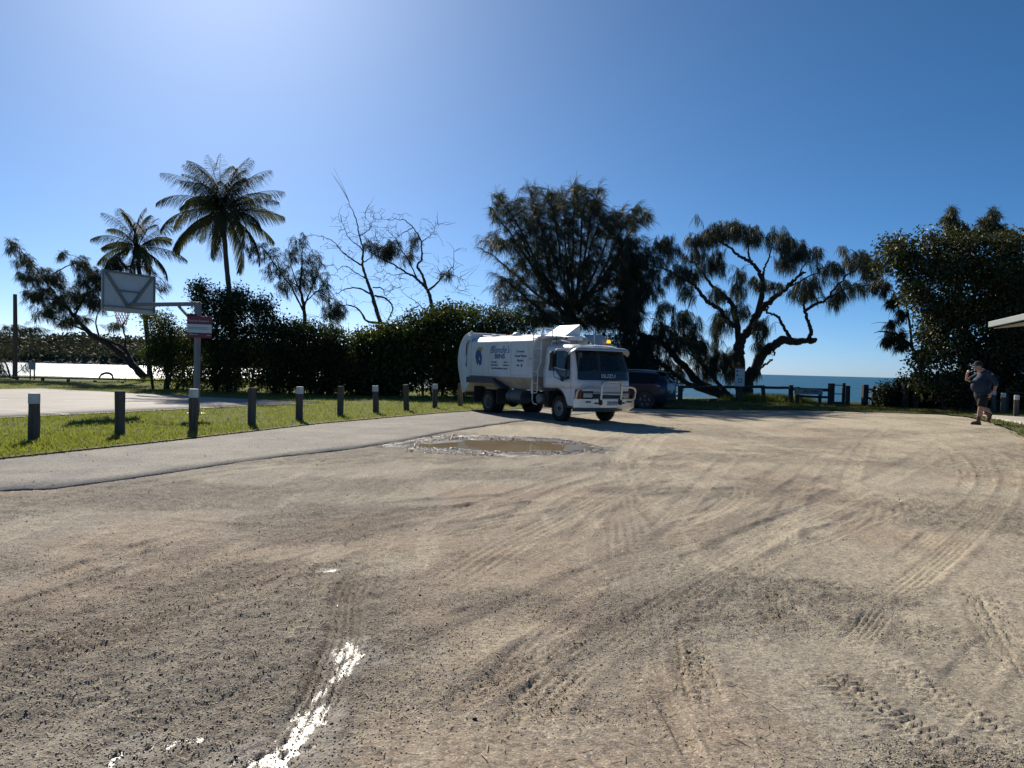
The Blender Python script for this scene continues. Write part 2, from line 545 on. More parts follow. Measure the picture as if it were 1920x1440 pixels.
def wet_trail(px, widths, thr, damp=0.45):
    P = np.array([list(G(*p))[:2] for p in px]); S = spline(P, 10)
    wd = np.interp(np.linspace(0, 1, len(S)), np.linspace(0, 1, len(widths)), widths)
    lo_ = S.min(0) - .6; hi_ = S.max(0) + .6
    ii = np.where((x > lo_[0]) & (x < hi_[0]) & (y > lo_[1]) & (y < hi_[1]))[0]
    d2 = (x[ii][:, None] - S[:, 0]) ** 2 + (y[ii][:, None] - S[:, 1]) ** 2
    j = d2.argmin(1); d = np.sqrt(d2[np.arange(len(ii)), j])
    n1 = fbm(x[ii] * 9, y[ii] * 6, 101, 3); n2 = fbm(x[ii] * 30, y[ii] * 19, 103, 3)
    q = 1 - d / wd[j] + 1.5 * (n1 - 0.45) + 2.0 * (n2 - 0.45)
    core = sstep(thr, thr + 0.16, q)
    ar = sstep(2.6, 1.2, d / wd[j] + 1.2 * (n1 - .45))
    h[ii] = h[ii] * (1 - 0.75 * core) - 0.004 * core
    wet[ii] = np.maximum(wet[ii], np.maximum(core, 0.42 * ar))
    tone[ii] -= damp * ar
wet_trail([(655, 1205), (662, 1235), (640, 1258)], [.07, .13, .06], 0.46)
wet_trail([(640, 1262), (600, 1300), (588, 1318)], [.035, .04, .03], 0.42)
wet_trail([(615, 1318), (585, 1345), (572, 1385), (545, 1410), (500, 1438), (450, 1465)], [.05, .11, .07, .13, .17, .16], 0.50)
wet_trail([(380, 1392), (300, 1402), (235, 1416), (200, 1445)], [.04, .07, .08, .06], 0.45, .1)
wet_trail([(612, 1070), (624, 1069)], [.045, .045], 0.30, .1)

z = terr(x, y) + h * gm
z = np.where(gm < 0.01, z - 0.03, z)
sand = np.clip(0.35 + 0.06 * x + 0.012 * (y - 10) + 1.1 * (fbm(x * 0.3, y * 0.3, 15, 3) - 0.45), 0, 1)
nr, nc = len(ys), len(us)
I = np.arange(nr * nc).reshape(nr, nc)
F = np.stack([I[:-1, :-1], I[:-1, 1:], I[1:, 1:], I[1:, :-1]], -1).reshape(-1, 4)

def ground_material():
    m, t, p = nodes_of('gravel_ground')
    N, L = t.nodes, t.links
    tc = N.new('ShaderNodeTexCoord'); src = tc.outputs['Object']
    def attr(n):
        a = N.new('ShaderNodeAttribute'); a.attribute_name = n; return a.outputs['Fac']
    def noise(s, d=4, ro=0.6):
        n = N.new('ShaderNodeTexNoise'); n.inputs['Scale'].default_value = s; n.inputs['Detail'].default_value = d
        n.inputs['Roughness'].default_value = ro; L.new(src, n.inputs['Vector']); return n.outputs['Fac']
    def rng_(v, a, b, c=0.0, d=1.0):
        n = N.new('ShaderNodeMapRange'); n.inputs['From Min'].default_value = a; n.inputs['From Max'].default_value = b
        n.inputs['To Min'].default_value = c; n.inputs['To Max'].default_value = d; L.new(v, n.inputs['Value']); return n.outputs['Result']
    def mixc(f, a, b, mode='MIX'):
        n = N.new('ShaderNodeMix'); n.data_type = 'RGBA'; n.blend_type = mode
        if isinstance(f, float): n.inputs['Factor'].default_value = f
        else: L.new(f, n.inputs['Factor'])
        for s, k in ((a, 'A'), (b, 'B')):
            if isinstance(s, tuple): n.inputs[k].default_value = (*s, 1)
            else: L.new(s, n.inputs[k])
        return n.outputs['Result']
    def mul(a, b):
        n = N.new('ShaderNodeMath'); n.operation = 'MULTIPLY'
        for s, i in ((a, 0), (b, 1)):
            if isinstance(s, float): n.inputs[i].default_value = s
            else: L.new(s, n.inputs[i])
        return n.outputs[0]
    c = mixc(attr('sand'), (0.255, 0.225, 0.18), (0.53, 0.445, 0.31))
    c = mixc(mul(attr('red'), 0.55), c, (0.33, 0.22, 0.145))
    c = mixc(mul(rng_(noise(0.9, 6, .7), .42, .62), 0.45), c, (0.40, 0.36, 0.285), 'MIX')
    c = mixc(mul(rng_(attr('tone'), 0.0, 0.6), 0.6), c, (0.56, 0.475, 0.33))
    c = mixc(mul(rng_(attr('tone'), 0.0, -0.5), 0.7), c, (0.16, 0.125, 0.095))
    # crumbs and small stones in the surface, pale and dark
    v = N.new('ShaderNodeTexVoronoi'); v.inputs['Scale'].default_value = 46; L.new(src, v.inputs['Vector'])
    v2 = N.new('ShaderNodeTexVoronoi'); v2.inputs['Scale'].default_value = 120; L.new(src, v2.inputs['Vector'])
    s = N.new('ShaderNodeSeparateColor'); L.new(v.outputs['Color'], s.inputs['Color'])
    s2 = N.new('ShaderNodeSeparateColor'); L.new(v2.outputs['Color'], s2.inputs['Color'])
    c = mixc(mul(rng_(s.outputs['Red'], .80, .84), 0.55), c, (0.15, 0.125, 0.115))
    c = mixc(mul(rng_(s2.outputs['Red'], .75, .80), 0.5), c, (0.14, 0.12, 0.11))
    c = mixc(mul(rng_(s2.outputs['Green'], .85, .9), 0.5), c, (0.60, 0.54, 0.44))
    f = mul(rng_(noise(18, 6, .75), .3, .7, .74, 1.26), rng_(noise(75, 3, .6), .32, .68, .70, 1.30))
    mp = N.new('ShaderNodeMapping'); mp.inputs['Rotation'].default_value = (0, 0, R(14)); mp.inputs['Scale'].default_value = (1.0, 0.13, 1.0)
    L.new(src, mp.inputs['Vector'])
    stn = N.new('ShaderNodeTexNoise'); stn.inputs['Scale'].default_value = 2.6; stn.inputs['Detail'].default_value = 7; stn.inputs['Roughness'].default_value = .72
    L.new(mp.outputs['Vector'], stn.inputs['Vector'])
    c = mixc(mul(rng_(stn.outputs['Fac'], .50, .34), 0.55), c, (0.24, 0.20, 0.155))
    c = mixc(mul(rng_(stn.outputs['Fac'], .54, .68), 0.45), c, (0.58, 0.50, 0.37))
    c = mixc(mul(mul(attr('crumb'), rng_(noise(5.5, 5, .7), .40, .62)), 0.5), c, (0.17, 0.145, 0.125))
    hs = N.new('ShaderNodeHueSaturation'); L.new(c, hs.inputs['Color']); L.new(f, hs.inputs['Value']); c = hs.outputs['Color']
    c = mixc(mul(attr('wet'), 0.9), c, (0.075, 0.06, 0.045))
    L.new(c, p.inputs['Base Color'])
    L.new(rng_(attr('wet'), 0.15, 0.75, 0.92, 0.38), p.inputs['Roughness'])
    L.new(rng_(attr('wet'), 0.1, 0.8, 0.2, 0.55), p.inputs['Specular IOR Level'])
    b1 = N.new('ShaderNodeBump'); b1.inputs['Distance'].default_value = 0.022
    dry = rng_(attr('wet'), 0.2, 0.8, 1.0, 0.30)
    L.new(mul(rng_(attr('crumb'), 0.0, 0.8, 0.45, 0.95), dry), b1.inputs['Strength'])
    L.new(noise(34, 5, .7), b1.inputs['Height'])
    b2 = N.new('ShaderNodeBump'); L.new(mul(rng_(attr('crumb'), 0.0, 0.8, 0.25, 0.65), dry), b2.inputs['Strength']); b2.inputs['Distance'].default_value = 0.008; b2.invert = True
    L.new(v2.outputs['Distance'], b2.inputs['Height']); L.new(b1.outputs['Normal'], b2.inputs['Normal'])
    L.new(b2.outputs['Normal'], p.inputs['Normal'])
    return m
ground = np_mesh('ground', np.stack([x, y, z], 1), F, ground_material(), None, 180)
tag(ground, 'rutted sandy gravel car park with tyre tracks', None, None, 'structure')
for nm, arr in (('sand', sand), ('tone', tone), ('red', red), ('wet', wet), ('crumb', rough_patch)):
    a = ground.data.attributes.new(nm, 'FLOAT', 'POINT')
    a.data.foreach_set('value', arr.astype(np.float32))

# ------------------------------------------------------------------ puddle water
m, t, p = nodes_of('muddy_water')
p.inputs['Base Color'].default_value = (0.20, 0.15, 0.085, 1)
p.inputs['Roughness'].default_value = 0.03
p.inputs['IOR'].default_value = 1.33
nz = t.nodes.new('ShaderNodeTexNoise'); nz.inputs['Scale'].default_value = 1.4
tcn = t.nodes.new('ShaderNodeTexCoord'); t.links.new(tcn.outputs['Object'], nz.inputs['Vector'])
rp = t.nodes.new('ShaderNodeValToRGB'); rp.color_ramp.elements[0].color = (0.25, 0.195, 0.12, 1); rp.color_ramp.elements[1].color = (0.33, 0.26, 0.165, 1)
t.links.new(nz.outputs['Fac'], rp.inputs['Fac']); t.links.new(rp.outputs['Color'], p.inputs['Base Color'])
def puddle(name, label, px, py, rx, ry, zw):
    c = G(px, py)
    V = [(c.x, c.y, zw)]; n = 40
    for k in range(n):
        a = 2 * math.pi * k / n
        V.append((c.x + rx * math.cos(a), c.y + ry * math.sin(a), zw))
    Fq = [(0, 1 + k, 1 + (k + 1) % n) for k in range(n)]
    o = np_mesh(name, np.array(V), np.array(Fq), m)
    return tag(o, label, 'puddle')
puddle('puddle', 'wide brown muddy puddle in front of the garbage truck', 950, 833, 2.7, 2.2, -0.022)

# ------------------------------------------------------------------ strips laid on the ground
def strip(name, lo, hi, m, dz, nacross=8, label=None, parent=None, thick=0.0, smooth=180):
    """lo, hi: lists of (x, y) of the same length"""
    V = []
    n = len(lo)
    for j in range(nacross + 1):
        t = j / nacross
        for i in range(n):
            xx = lo[i][0] * (1 - t) + hi[i][0] * t; yy = lo[i][1] * (1 - t) + hi[i][1] * t
            V.append((xx, yy, float(terr(xx, yy)) + dz))
    Fq = []
    for j in range(nacross):
        for i in range(n - 1):
            a = j * n + i
            Fq.append((a, a + 1, a + n + 1, a + n))
    if thick:
        b = len(V)
        for i in range(n):
            V.append((lo[i][0], lo[i][1] - 0.02, float(terr(*lo[i][:2])) + dz - thick))
        for i in range(n - 1):
            Fq.append((b + i, b + i + 1, i + 1, i))
    o = np_mesh(name, np.array(V), np.array(Fq), m, parent, smooth)
    return tag(o, label, None, None, 'structure') if parent is None else o

def soil_mat():
    m = mat('lawn_soil', (0.085, 0.105, 0.030), 0.95, var=0.35, scale=3.0, dirt=(0.30, 0.25, 0.14), dirt_amt=0.7, dirt_scale=0.9, bump=0.8, bscale=30, spec=0.1)
    return m
SOIL = soil_mat()
lx = np.concatenate([np.array([-390, -200, -100, -60, -40, -28, -20, -15, -12]), np.arange(-10, 18.2, 0.12), np.array([20, 24, 30, 40, 60, 100, 200, 390])])
lo = [(a, float(e_edge(a))) for a in lx]
hi = [(a, float(shore(a)) + 3.5) for a in lx]
strip('lawn', lo, hi, SOIL, 0.022, 30, 'grass verge between the car park and the shore')
ly = np.concatenate([np.array([-20, 0, 6]), np.arange(8, 31, 0.25)])
strip('lawn', [(float(r_edge(a)), a) for a in ly], [(60, a) for a in ly], SOIL, 0.030, 24, 'grass on the side of the concrete path')

ASPH = mat('worn_asphalt', (0.215, 0.20, 0.185), 0.88, var=0.22, scale=1.6, dirt=(0.44, 0.385, 0.29), dirt_amt=0.85, dirt_scale=0.5, bump=1.0, bscale=95, spec=0.25)
def speckle(m, scale=70, dark=(0.07, 0.065, 0.06), light=(0.45, 0.42, 0.38)):
    t = m.node_tree; N, L = t.nodes, t.links; p = N['Principled BSDF']
    old = p.inputs['Base Color'].links[0].from_socket
    v = N.new('ShaderNodeTexVoronoi'); v.inputs['Scale'].default_value = scale
    tc = N.new('ShaderNodeTexCoord'); L.new(tc.outputs['Object'], v.inputs['Vector'])
    s = N.new('ShaderNodeSeparateColor'); L.new(v.outputs['Color'], s.inputs['Color'])
    for ch, lo_, hi_, c in (('Red', .72, .78, dark), ('Green', .78, .84, light)):
        r = N.new('ShaderNodeMapRange'); r.inputs['From Min'].default_value = lo_; r.inputs['From Max'].default_value = hi_
        r.inputs['To Max'].default_value = 0.6
        L.new(s.outputs[ch], r.inputs['Value'])
        x_ = N.new('ShaderNodeMix'); x_.data_type = 'RGBA'; x_.inputs['B'].default_value = (*c, 1)
        L.new(r.outputs['Result'], x_.inputs['Factor']); L.new(old, x_.inputs['A']); old = x_.outputs['Result']
    L.new(old, p.inputs['Base Color'])
speckle(ASPH)
ax = np.concatenate([np.array([-60, -40, -25, -15, -11]), np.arange(-8.5, 4.9, 0.05)])
eyy = lambda a: float(e_edge(a)) + 0.12
road_lo = [(a, float(a_edge(a)) + 0.55 * (float(fbm(np.array(a * 3.5), np.array(0.5), 3, 5)) - 0.47)) for a in ax]
road_hi = [(a, eyy(a)) for a in ax]
strip('asphalt_road', road_lo, road_hi, ASPH, 0.008, 10, 'strip of worn grey asphalt along the grass verge', thick=0.02)

# ------------------------------------------------------------------ basketball court
CU = Vector((-0.405, -0.914, 0)).normalized(); CV = Vector((CU.y, -CU.x, 0))
CV = Vector((-0.914, 0.405, 0)).normalized()
C1 = Vector((-7.35, 29.4, 0))
def cpt(u, v):                     # u metres along the baseline, v metres into the court
    q = C1 + CU * u + CV * v
    return (q.x, q.y)
COURT = mat('court_concrete', (0.30, 0.275, 0.25), 0.8, var=0.14, scale=0.6, dirt=(0.17, 0.15, 0.14), dirt_amt=0.6, dirt_scale=0.35, bump=0.4, bscale=60, spec=0.3)
us_ = np.linspace(0, 15.4, 8)
court = strip('basketball_court', [cpt(u, 0) for u in us_], [cpt(u, 16) for u in us_], COURT, 0.034, 8, 'grey concrete basketball court behind the bollards', thick=0.05)
LINE = mat('court_line_paint', (0.62, 0.60, 0.57), 0.7, var=0.2, scale=3, dirt=(0.3, 0.27, 0.25), dirt_amt=0.7, dirt_scale=5)
def court_line(pts, w=0.07):
    P = [Vector((*cpt(*q), 0)) for q in pts]
    V = []; Fq = []
    for i, q in enumerate(P):
        d = (P[min(i + 1, len(P) - 1)] - P[max(i - 1, 0)]).normalized()
        nn = Vector((-d.y, d.x, 0)) * w / 2
        for s in (-1, 1):
            e = q + nn * s
            V.append((e.x, e.y, float(terr(e.x, e.y)) + 0.039))
    for i in range(len(P) - 1):
        Fq.append((2 * i, 2 * i + 2, 2 * i + 3, 2 * i + 1))
    o = np_mesh('court_line', np.array(V), np.array(Fq), LINE, court)
    return o
court_line([(0.25, 0.2), (15.2, 0.2)])
court_line([(0.25, 0.27), (0.25, 16)]); court_line([(15.15, 0.27), (15.15, 16)])
court_line([(5.3, 0.27), (5.3, 5.8)]); court_line([(10.1, 0.27), (10.1, 5.8)]); court_line([(5.3, 5.87), (10.1, 5.87)])
court_line([(7.7 + 1.8 * math.cos(a), 5.95 + 1.8 * math.sin(a)) for a in np.linspace(0, math.pi, 24)])
court_line([(7.7 + 6.2 * math.cos(a), 1.6 + 6.2 * math.sin(a)) for a in np.linspace(0.0, math.pi, 50)])

# ------------------------------------------------------------------ concrete path on the right
CONC = mat('path_concrete', (0.47, 0.43, 0.36), 0.85, var=0.10, scale=1.5, dirt=(0.30, 0.25, 0.18), dirt_amt=0.6, dirt_scale=1.2, bump=0.3, bscale=50)
pa = [G(1822, 779), G(1860, 781), G(1920, 785)]; pb = [G(1856, 786), G(1885, 791), G(1920, 798)]
ex_ = (pa[2] - pa[1]).normalized() * 12
pa.append(pa[2] + ex_); pb.append(pb[2] + (pb[2] - pb[1]).normalized() * 12)
strip('footpath', [(q.x, q.y) for q in pb], [(q.x, q.y) for q in pa], CONC, 0.060, 4, 'pale concrete footpath beside the car park', thick=0.05)

# ------------------------------------------------------------------ sea and river
WATER_Z = -1.25
m, t, p = nodes_of('sea_water')
N, L = t.nodes, t.links
p.inputs['Base Color'].default_value = (0.012, 0.095, 0.16, 1)
p.inputs['Roughness'].default_value = 0.40
p.inputs['IOR'].default_value = 1.33
tc = N.new('ShaderNodeTexCoord')
prev = None
for sc_, st, dist, strch in ((0.22, 0.9, 0.9, (1, 1.5, 1)), (0.9, 0.9, 0.35, (0.8, 1.4, 1)), (3.2, 0.8, 0.09, (1, 1.2, 1))):
    mp = N.new('ShaderNodeMapping'); mp.inputs['Scale'].default_value = strch
    L.new(tc.outputs['Object'], mp.inputs['Vector'])
    nz = N.new('ShaderNodeTexNoise'); nz.inputs['Scale'].default_value = sc_; nz.inputs['Detail'].default_value = 4
    L.new(mp.outputs['Vector'], nz.inputs['Vector'])
    b = N.new('ShaderNodeBump'); b.inputs['Strength'].default_value = st; b.inputs['Distance'].default_value = dist
    L.new(nz.outputs['Fac'], b.inputs['Height'])
    if prev: L.new(prev.outputs['Normal'], b.inputs['Normal'])
    prev = b
L.new(prev.outputs['Normal'], p.inputs['Normal'])
SEA_M = m
V = []; rr = [30, 60, 120, 300, 800, 2500, 8000, 20000, 45000]; na = 64
Fq = []
for r_ in rr:
    for k in range(na):
        a = 2 * math.pi * k / na
        V.append((r_ * math.cos(a), r_ * math.sin(a), WATER_Z))
for i in range(len(rr) - 1):
    for k in range(na):
        Fq.append((i * na + k, i * na + (k + 1) % na, (i + 1) * na + (k + 1) % na, (i + 1) * na + k))
sea = np_mesh('sea', np.array(V), np.array(Fq), SEA_M)
tag(sea, 'sea and river mouth around the point', None, None, 'structure')

# ------------------------------------------------------------------ wooded far bank of the river
BANKM = mat('far_bank_earth', (0.06, 0.06, 0.04), 0.95, var=0.3, scale=0.05)
bx = np.linspace(-420, -40, 60); by = np.linspace(0, 1, 8)
V = []
for j, tt in enumerate(by):
    for xx in bx:
        yy = 300 + 70 * tt + 0.12 * (xx + 200)
        zz = -1.6 + 3.0 * math.sin(min(1, tt * 1.6) * math.pi / 2) + 10 * tt * (0.4 + 0.6 * float(vnoise(np.array(xx * 0.012), np.array(2.0), 8)))
        V.append((xx, yy, zz))
nb = len(bx)
Fq = [(j * nb + i, j * nb + i + 1, (j + 1) * nb + i + 1, (j + 1) * nb + i) for j in range(7) for i in range(nb - 1)]
tag(np_mesh('far_bank', np.array(V), np.array(Fq), BANKM, None, 180), 'far river bank under the scrub', None, None, 'structure')
FARLEAF = leaf_mat('far_scrub_leaf', (0.035, 0.042, 0.028), (0.06, 0.068, 0.042), 0.8, 0.10, (0.12, 0.13, 0.05))
n = 80000
fx = rng.uniform(-420, -42, n); ft = rng.uniform(0.0, 1, n)
ftop = 6 + 7 * fbm(fx * 0.03, fx * 0 + 1.0, 33, 4)
fy = 306 + 60 * ft + 0.12 * (fx + 200)
fz = -0.8 + ft * 5 + rng.uniform(0, 1, n) ** 0.9 * ftop * (0.4 + 0.6 * ft)
sz = rng.uniform(0.4, 1.1, n)
d1 = rng.normal(size=(n, 3)); d1 /= np.linalg.norm(d1, axis=1)[:, None]
d2 = np.cross(d1, rng.normal(size=(n, 3))); d2 /= np.linalg.norm(d2, axis=1)[:, None]
cc = np.stack([fx, fy, fz], 1)
V = np.stack([cc - d1 * sz[:, None], cc + d2 * sz[:, None] * 0.6, cc + d1 * sz[:, None], cc - d2 * sz[:, None] * 0.6], 1).reshape(-1, 3)
tag(np_mesh('woodland', V, np.arange(4 * n).reshape(n, 4), FARLEAF), 'low scrubby woodland on the far river bank', 'woodland', None, 'stuff')
# ================================================================== GARBAGE TRUCK
WHITE = mat('white_truck_paint', (0.68, 0.70, 0.72), 0.38, var=0.05, scale=3, dirt=(0.42, 0.37, 0.30), dirt_amt=0.45, dirt_scale=1.6, spec=0.5, rvar=0.1)
BODYW = mat('white_body_paint', (0.64, 0.67, 0.69), 0.5, var=0.07, scale=1.2, dirt=(0.38, 0.34, 0.28), dirt_amt=0.55, dirt_scale=1.1, spec=0.4, rvar=0.12, stretch=(1, 1, 0.35))
BEIGE = mat('grimy_ground_reflection_paint', (0.42, 0.38, 0.32), 0.65, var=0.15, scale=3, dirt=(0.2, 0.17, 0.13), dirt_amt=0.6, dirt_scale=2.2)  # beige base paints in light reflected off the ground; dirt mottles it
BLACKP = mat('black_plastic', (0.018, 0.018, 0.02), 0.5, var=0.2, scale=8, dirt=(0.10, 0.085, 0.07), dirt_amt=0.35, dirt_scale=4)
SLATE = mat('dark_steel_paint', (0.035, 0.04, 0.05), 0.55, var=0.2, scale=4, dirt=(0.13, 0.11, 0.09), dirt_amt=0.5, dirt_scale=3)
CHASSIS = mat('chassis_black', (0.02, 0.02, 0.02), 0.7, var=0.3, scale=5, dirt=(0.10, 0.085, 0.065), dirt_amt=0.5, dirt_scale=5)
RUBBER = mat('tyre_rubber', (0.022, 0.021, 0.02), 0.85, var=0.2, scale=6, dirt=(0.12, 0.10, 0.075), dirt_amt=0.45, dirt_scale=6, spec=0.25)
STEEL = mat('grey_wheel_steel', (0.22, 0.215, 0.21), 0.55, metal=0.2, var=0.2, scale=8, dirt=(0.13, 0.11, 0.085), dirt_amt=0.7, dirt_scale=6)
ALU = mat('brushed_aluminium', (0.62, 0.60, 0.56), 0.34, metal=0.9, var=0.06, scale=9, dirt=(0.4, 0.35, 0.28), dirt_amt=0.4, dirt_scale=3, rvar=0.08)
GALV = mat('galvanised_tube', (0.55, 0.55, 0.54), 0.4, metal=0.5, var=0.08, scale=10)
BLUEINK = mat('dark_blue_lettering', (0.02, 0.06, 0.19), 0.5, var=0.05)
MIDINK = mat('blue_script_lettering', (0.05, 0.13, 0.33), 0.5, var=0.05)
YELLOWINK = mat('yellow_green_print', (0.34, 0.36, 0.05), 0.5, var=0.1)
REDINK = mat('red_print', (0.35, 0.05, 0.05), 0.5, var=0.1)
CHROMEINK = mat('silver_lettering', (0.55, 0.56, 0.60), 0.35, metal=0.5, var=0.02)
AMBER = mat('amber_lens', (0.28, 0.05, 0.01), 0.25, var=0.1)
LENS = mat('headlamp_lens', (0.35, 0.36, 0.37), 0.15, metal=0.4, var=0.3, scale=18)
PLATEM = mat('number_plate_white', (0.55, 0.55, 0.56), 0.5, var=0.05)
TANKM = mat('tank_paint', (0.05, 0.06, 0.075), 0.4, var=0.15, scale=5, dirt=(0.13, 0.11, 0.09), dirt_amt=0.4)
SEATM = mat('grey_seat_fabric', (0.10, 0.10, 0.11), 0.9, var=0.2, scale=12)
def glass_mat(name, tint=(0.55, 0.62, 0.62), rough=0.02):
    m, t, p = nodes_of(name)
    N, L = t.nodes, t.links
    tr = N.new('ShaderNodeBsdfTransparent'); tr.inputs['Color'].default_value = (*tint, 1)
    gl = N.new('ShaderNodeBsdfGlossy'); gl.inputs['Roughness'].default_value = rough
    fr = N.new('ShaderNodeFresnel'); fr.inputs['IOR'].default_value = 1.5
    nz = N.new('ShaderNodeTexNoise'); nz.inputs['Scale'].default_value = 3
    df = N.new('ShaderNodeBsdfDiffuse'); df.inputs['Color'].default_value = (0.3, 0.28, 0.25, 1)
    m1 = N.new('ShaderNodeMixShader'); m1.inputs['Fac'].default_value = 0.025
    L.new(tr.outputs[0], m1.inputs[1]); L.new(df.outputs[0], m1.inputs[2])
    ms = N.new('ShaderNodeMixShader')
    L.new(fr.outputs[0], ms.inputs['Fac']); L.new(m1.outputs[0], ms.inputs[1]); L.new(gl.outputs[0], ms.inputs[2])
    L.new(ms.outputs[0], N['Material Output'].inputs['Surface'])
    return m
GLASS = glass_mat('tinted_glass', (0.42, 0.50, 0.50))
DARKGLASS = glass_mat('dark_car_glass', (0.03, 0.035, 0.04))
m, t, p = nodes_of('lit_amber_beacon')
p.inputs['Base Color'].default_value = (0.9, 0.5, 0.02, 1); p.inputs['Emission Color'].default_value = (1.0, 0.62, 0.03, 1)
p.inputs['Emission Strength'].default_value = 0.9
BEACON = m

TH = R(-58)
fw = Vector((math.cos(TH), math.sin(TH), 0)); lf = Vector((-math.sin(TH), math.cos(TH), 0))
wc = G(1047, 789.5)
torg = wc + lf * 0.93
torg.z = 0.0
truck = empty('garbage_truck', torg, TH, 'white garbage truck with aluminium bull bar parked at the edge of the gravel', 'truck')

# --- wheels
def truck_wheel(c, side, dual=False, name='wheel'):
    """side -1: right side of the truck (outer face towards -Y)"""
    x0, y0, z0 = c
    r = 0.385; w = 0.21
    w0 = empty(name); w0.parent = truck; w0.location = c
    for k in range(2 if dual else 1):
        o = -side * k * 0.25
        T = MB()
        T.lathe([(0.215, -w * .46), (0.25, -w / 2), (0.32, -w / 2 * 1.06), (0.368, -w * .46), (r, -w * .36), (r, -w * .12), (r - .012, -w * .10), (r - .012, -w * .05), (r, -w * .03), (r, w * .03),
                 (r - .012, w * .05), (r - .012, w * .10), (r, w * .12), (r, w * .36), (0.368, w * .46), (0.32, w / 2 * 1.06), (0.25, w / 2), (0.215, w * .46)], (0, o, 0), 'y', 40, True)
        for q in range(40):
            a = 2 * math.pi * q / 40
            for s in (-1, 1):
                rot = Matrix.Rotation(-a, 3, 'Y')
                T.box((r * math.cos(a), o + s * w * .38, r * math.sin(a)), (0.02, w * .24, 0.03), rot)
        T.build('tyre', RUBBER, w0, 40)
    f = side * 1.0
    M = MB()
    dish = -0.03 if not dual else 0.11
    M.lathe([(0.222, f * 0.085), (0.232, f * 0.105), (0.215, f * 0.10), (0.20, f * 0.05), (0.195, -f * (dish - 0.03)), (0.12, -f * (dish - 0.045 if not dual else dish)), (0.09, -f * (dish - .05)), (0.0001, -f * (dish - .05))], (0, 0, 0), 'y', 32)
    M.build('rim', STEEL, w0, 30)
    H = MB()
    hub = 0.06 if not dual else -0.05
    H.lathe([(0.075, f * (hub - .06)), (0.07, f * (hub + .03)), (0.05, f * (hub + .05)), (0.0001, f * (hub + .05))], (0, 0, 0), 'y', 20)
    H.build('hub', CHASSIS, w0, 30)
    for q in range(6):
        a = 2 * math.pi * q / 6
        B = MB()
        yy = f * (0.03 + 0.025) if not dual else -f * 0.08
        B.cyl((0.11 * math.cos(a), yy - f * .03, 0.11 * math.sin(a)), (0.11 * math.cos(a), yy + f * .03, 0.11 * math.sin(a)), 0.014, n=6)
        B.build('wheel_nut', CHASSIS, w0)
    return w0
truck_wheel((0, -0.83, 0.385), -1); truck_wheel((0, 0.83, 0.385), 1)
AXR = -4.05
truck_wheel((AXR, -0.93, 0.385), -1, True); truck_wheel((AXR, 0.93, 0.385), 1, True)

# --- chassis
c = MB()
for s in (-1, 1):
    c.box((-2.6, s * 0.40, 0.68), (6.6, 0.08, 0.20))
c.cyl((0, -0.75, 0.42), (0, 0.75, 0.42), 0.06); c.cyl((AXR, -0.75, 0.385), (AXR, 0.75, 0.385), 0.08); c.ball((AXR, 0, 0.385), (0.2, 0.2, 0.2))
c.cyl((AXR + .2, 0, 0.42), (-0.8, 0, 0.6), 0.045, n=10)
c.box((-1.5, 0, 0.62), (1.2, 0.5, 0.3)); c.box((0.1, 0, 0.62), (1.2, 0.7, 0.35))
for xx in (-5.8, -3.2, -2.0): c.box((xx, 0, 0.68), (0.08, 0.75, 0.16))
c.build('chassis', CHASSIS, truck, 30, 0.008)
c = MB(); c.cyl((-2.95, -0.78, 0.62), (-2.05, -0.78, 0.62), 0.22, n=28)
for xx in (-2.75, -2.25): c.cyl((xx - .03, -0.78, 0.62), (xx + .03, -0.78, 0.62), 0.228, n=28)
c.build('fuel_tank', TANKM, truck, 30, 0.01)
c = MB(); c.cyl((-1.06, -0.80, 0.62), (-1.06, -0.96, 0.62), 0.15, n=24); c.build('air_cleaner', STEEL, truck, 30, 0.02)
c = MB(); c.box((-0.85, -0.55, 0.62), (0.25, 0.5, 0.5)); c.build('battery_box', CHASSIS, truck, 30, 0.01)

# --- compactor body
XF, XR = -1.22, -5.36
sec = [(-0.70, 0.86), (-1.03, 1.24), (-1.045, 1.30), (-1.045, 2.42), (-1.02, 2.46), (-0.80, 2.60), (0.80, 2.60), (1.02, 2.46), (1.045, 2.42), (1.045, 1.30), (1.03, 1.24), (0.70, 0.86)]
b = MB()
b.prism([(y_, z_) for y_, z_ in sec[2:10]], XR, XF, 'x')
b.build('body', BODYW, truck, 30, 0.012)
b = MB()
b.prism([sec[0], sec[1], (-1.03, 1.297), (1.03, 1.297), sec[10], sec[11]], XR + .02, XF - .02, 'x')
b.build('hopper_floor', BEIGE, truck, 30, 0.01)
for xx in (-4.05, -2.62):                         # upright stiffening ribs on the right wall
    for s in (-1, 1):
        b = MB(); b.box((xx, s * 1.052, 1.86), (0.07, 0.03, 1.10)); b.build('rib', BODYW, truck, 30, 0.008)
b = MB(); b.box((-3.3, -1.055, 1.285), (4.1, 0.03, 0.05)); b.build('lower_rail', BODYW, truck, 30, 0.006)
for s in (-1, 1):
    b = MB(); b.box((-5.33, s * 1.06, 1.95), (0.10, 0.05, 1.45)); b.build('corner_post', BODYW, truck, 30, 0.01)
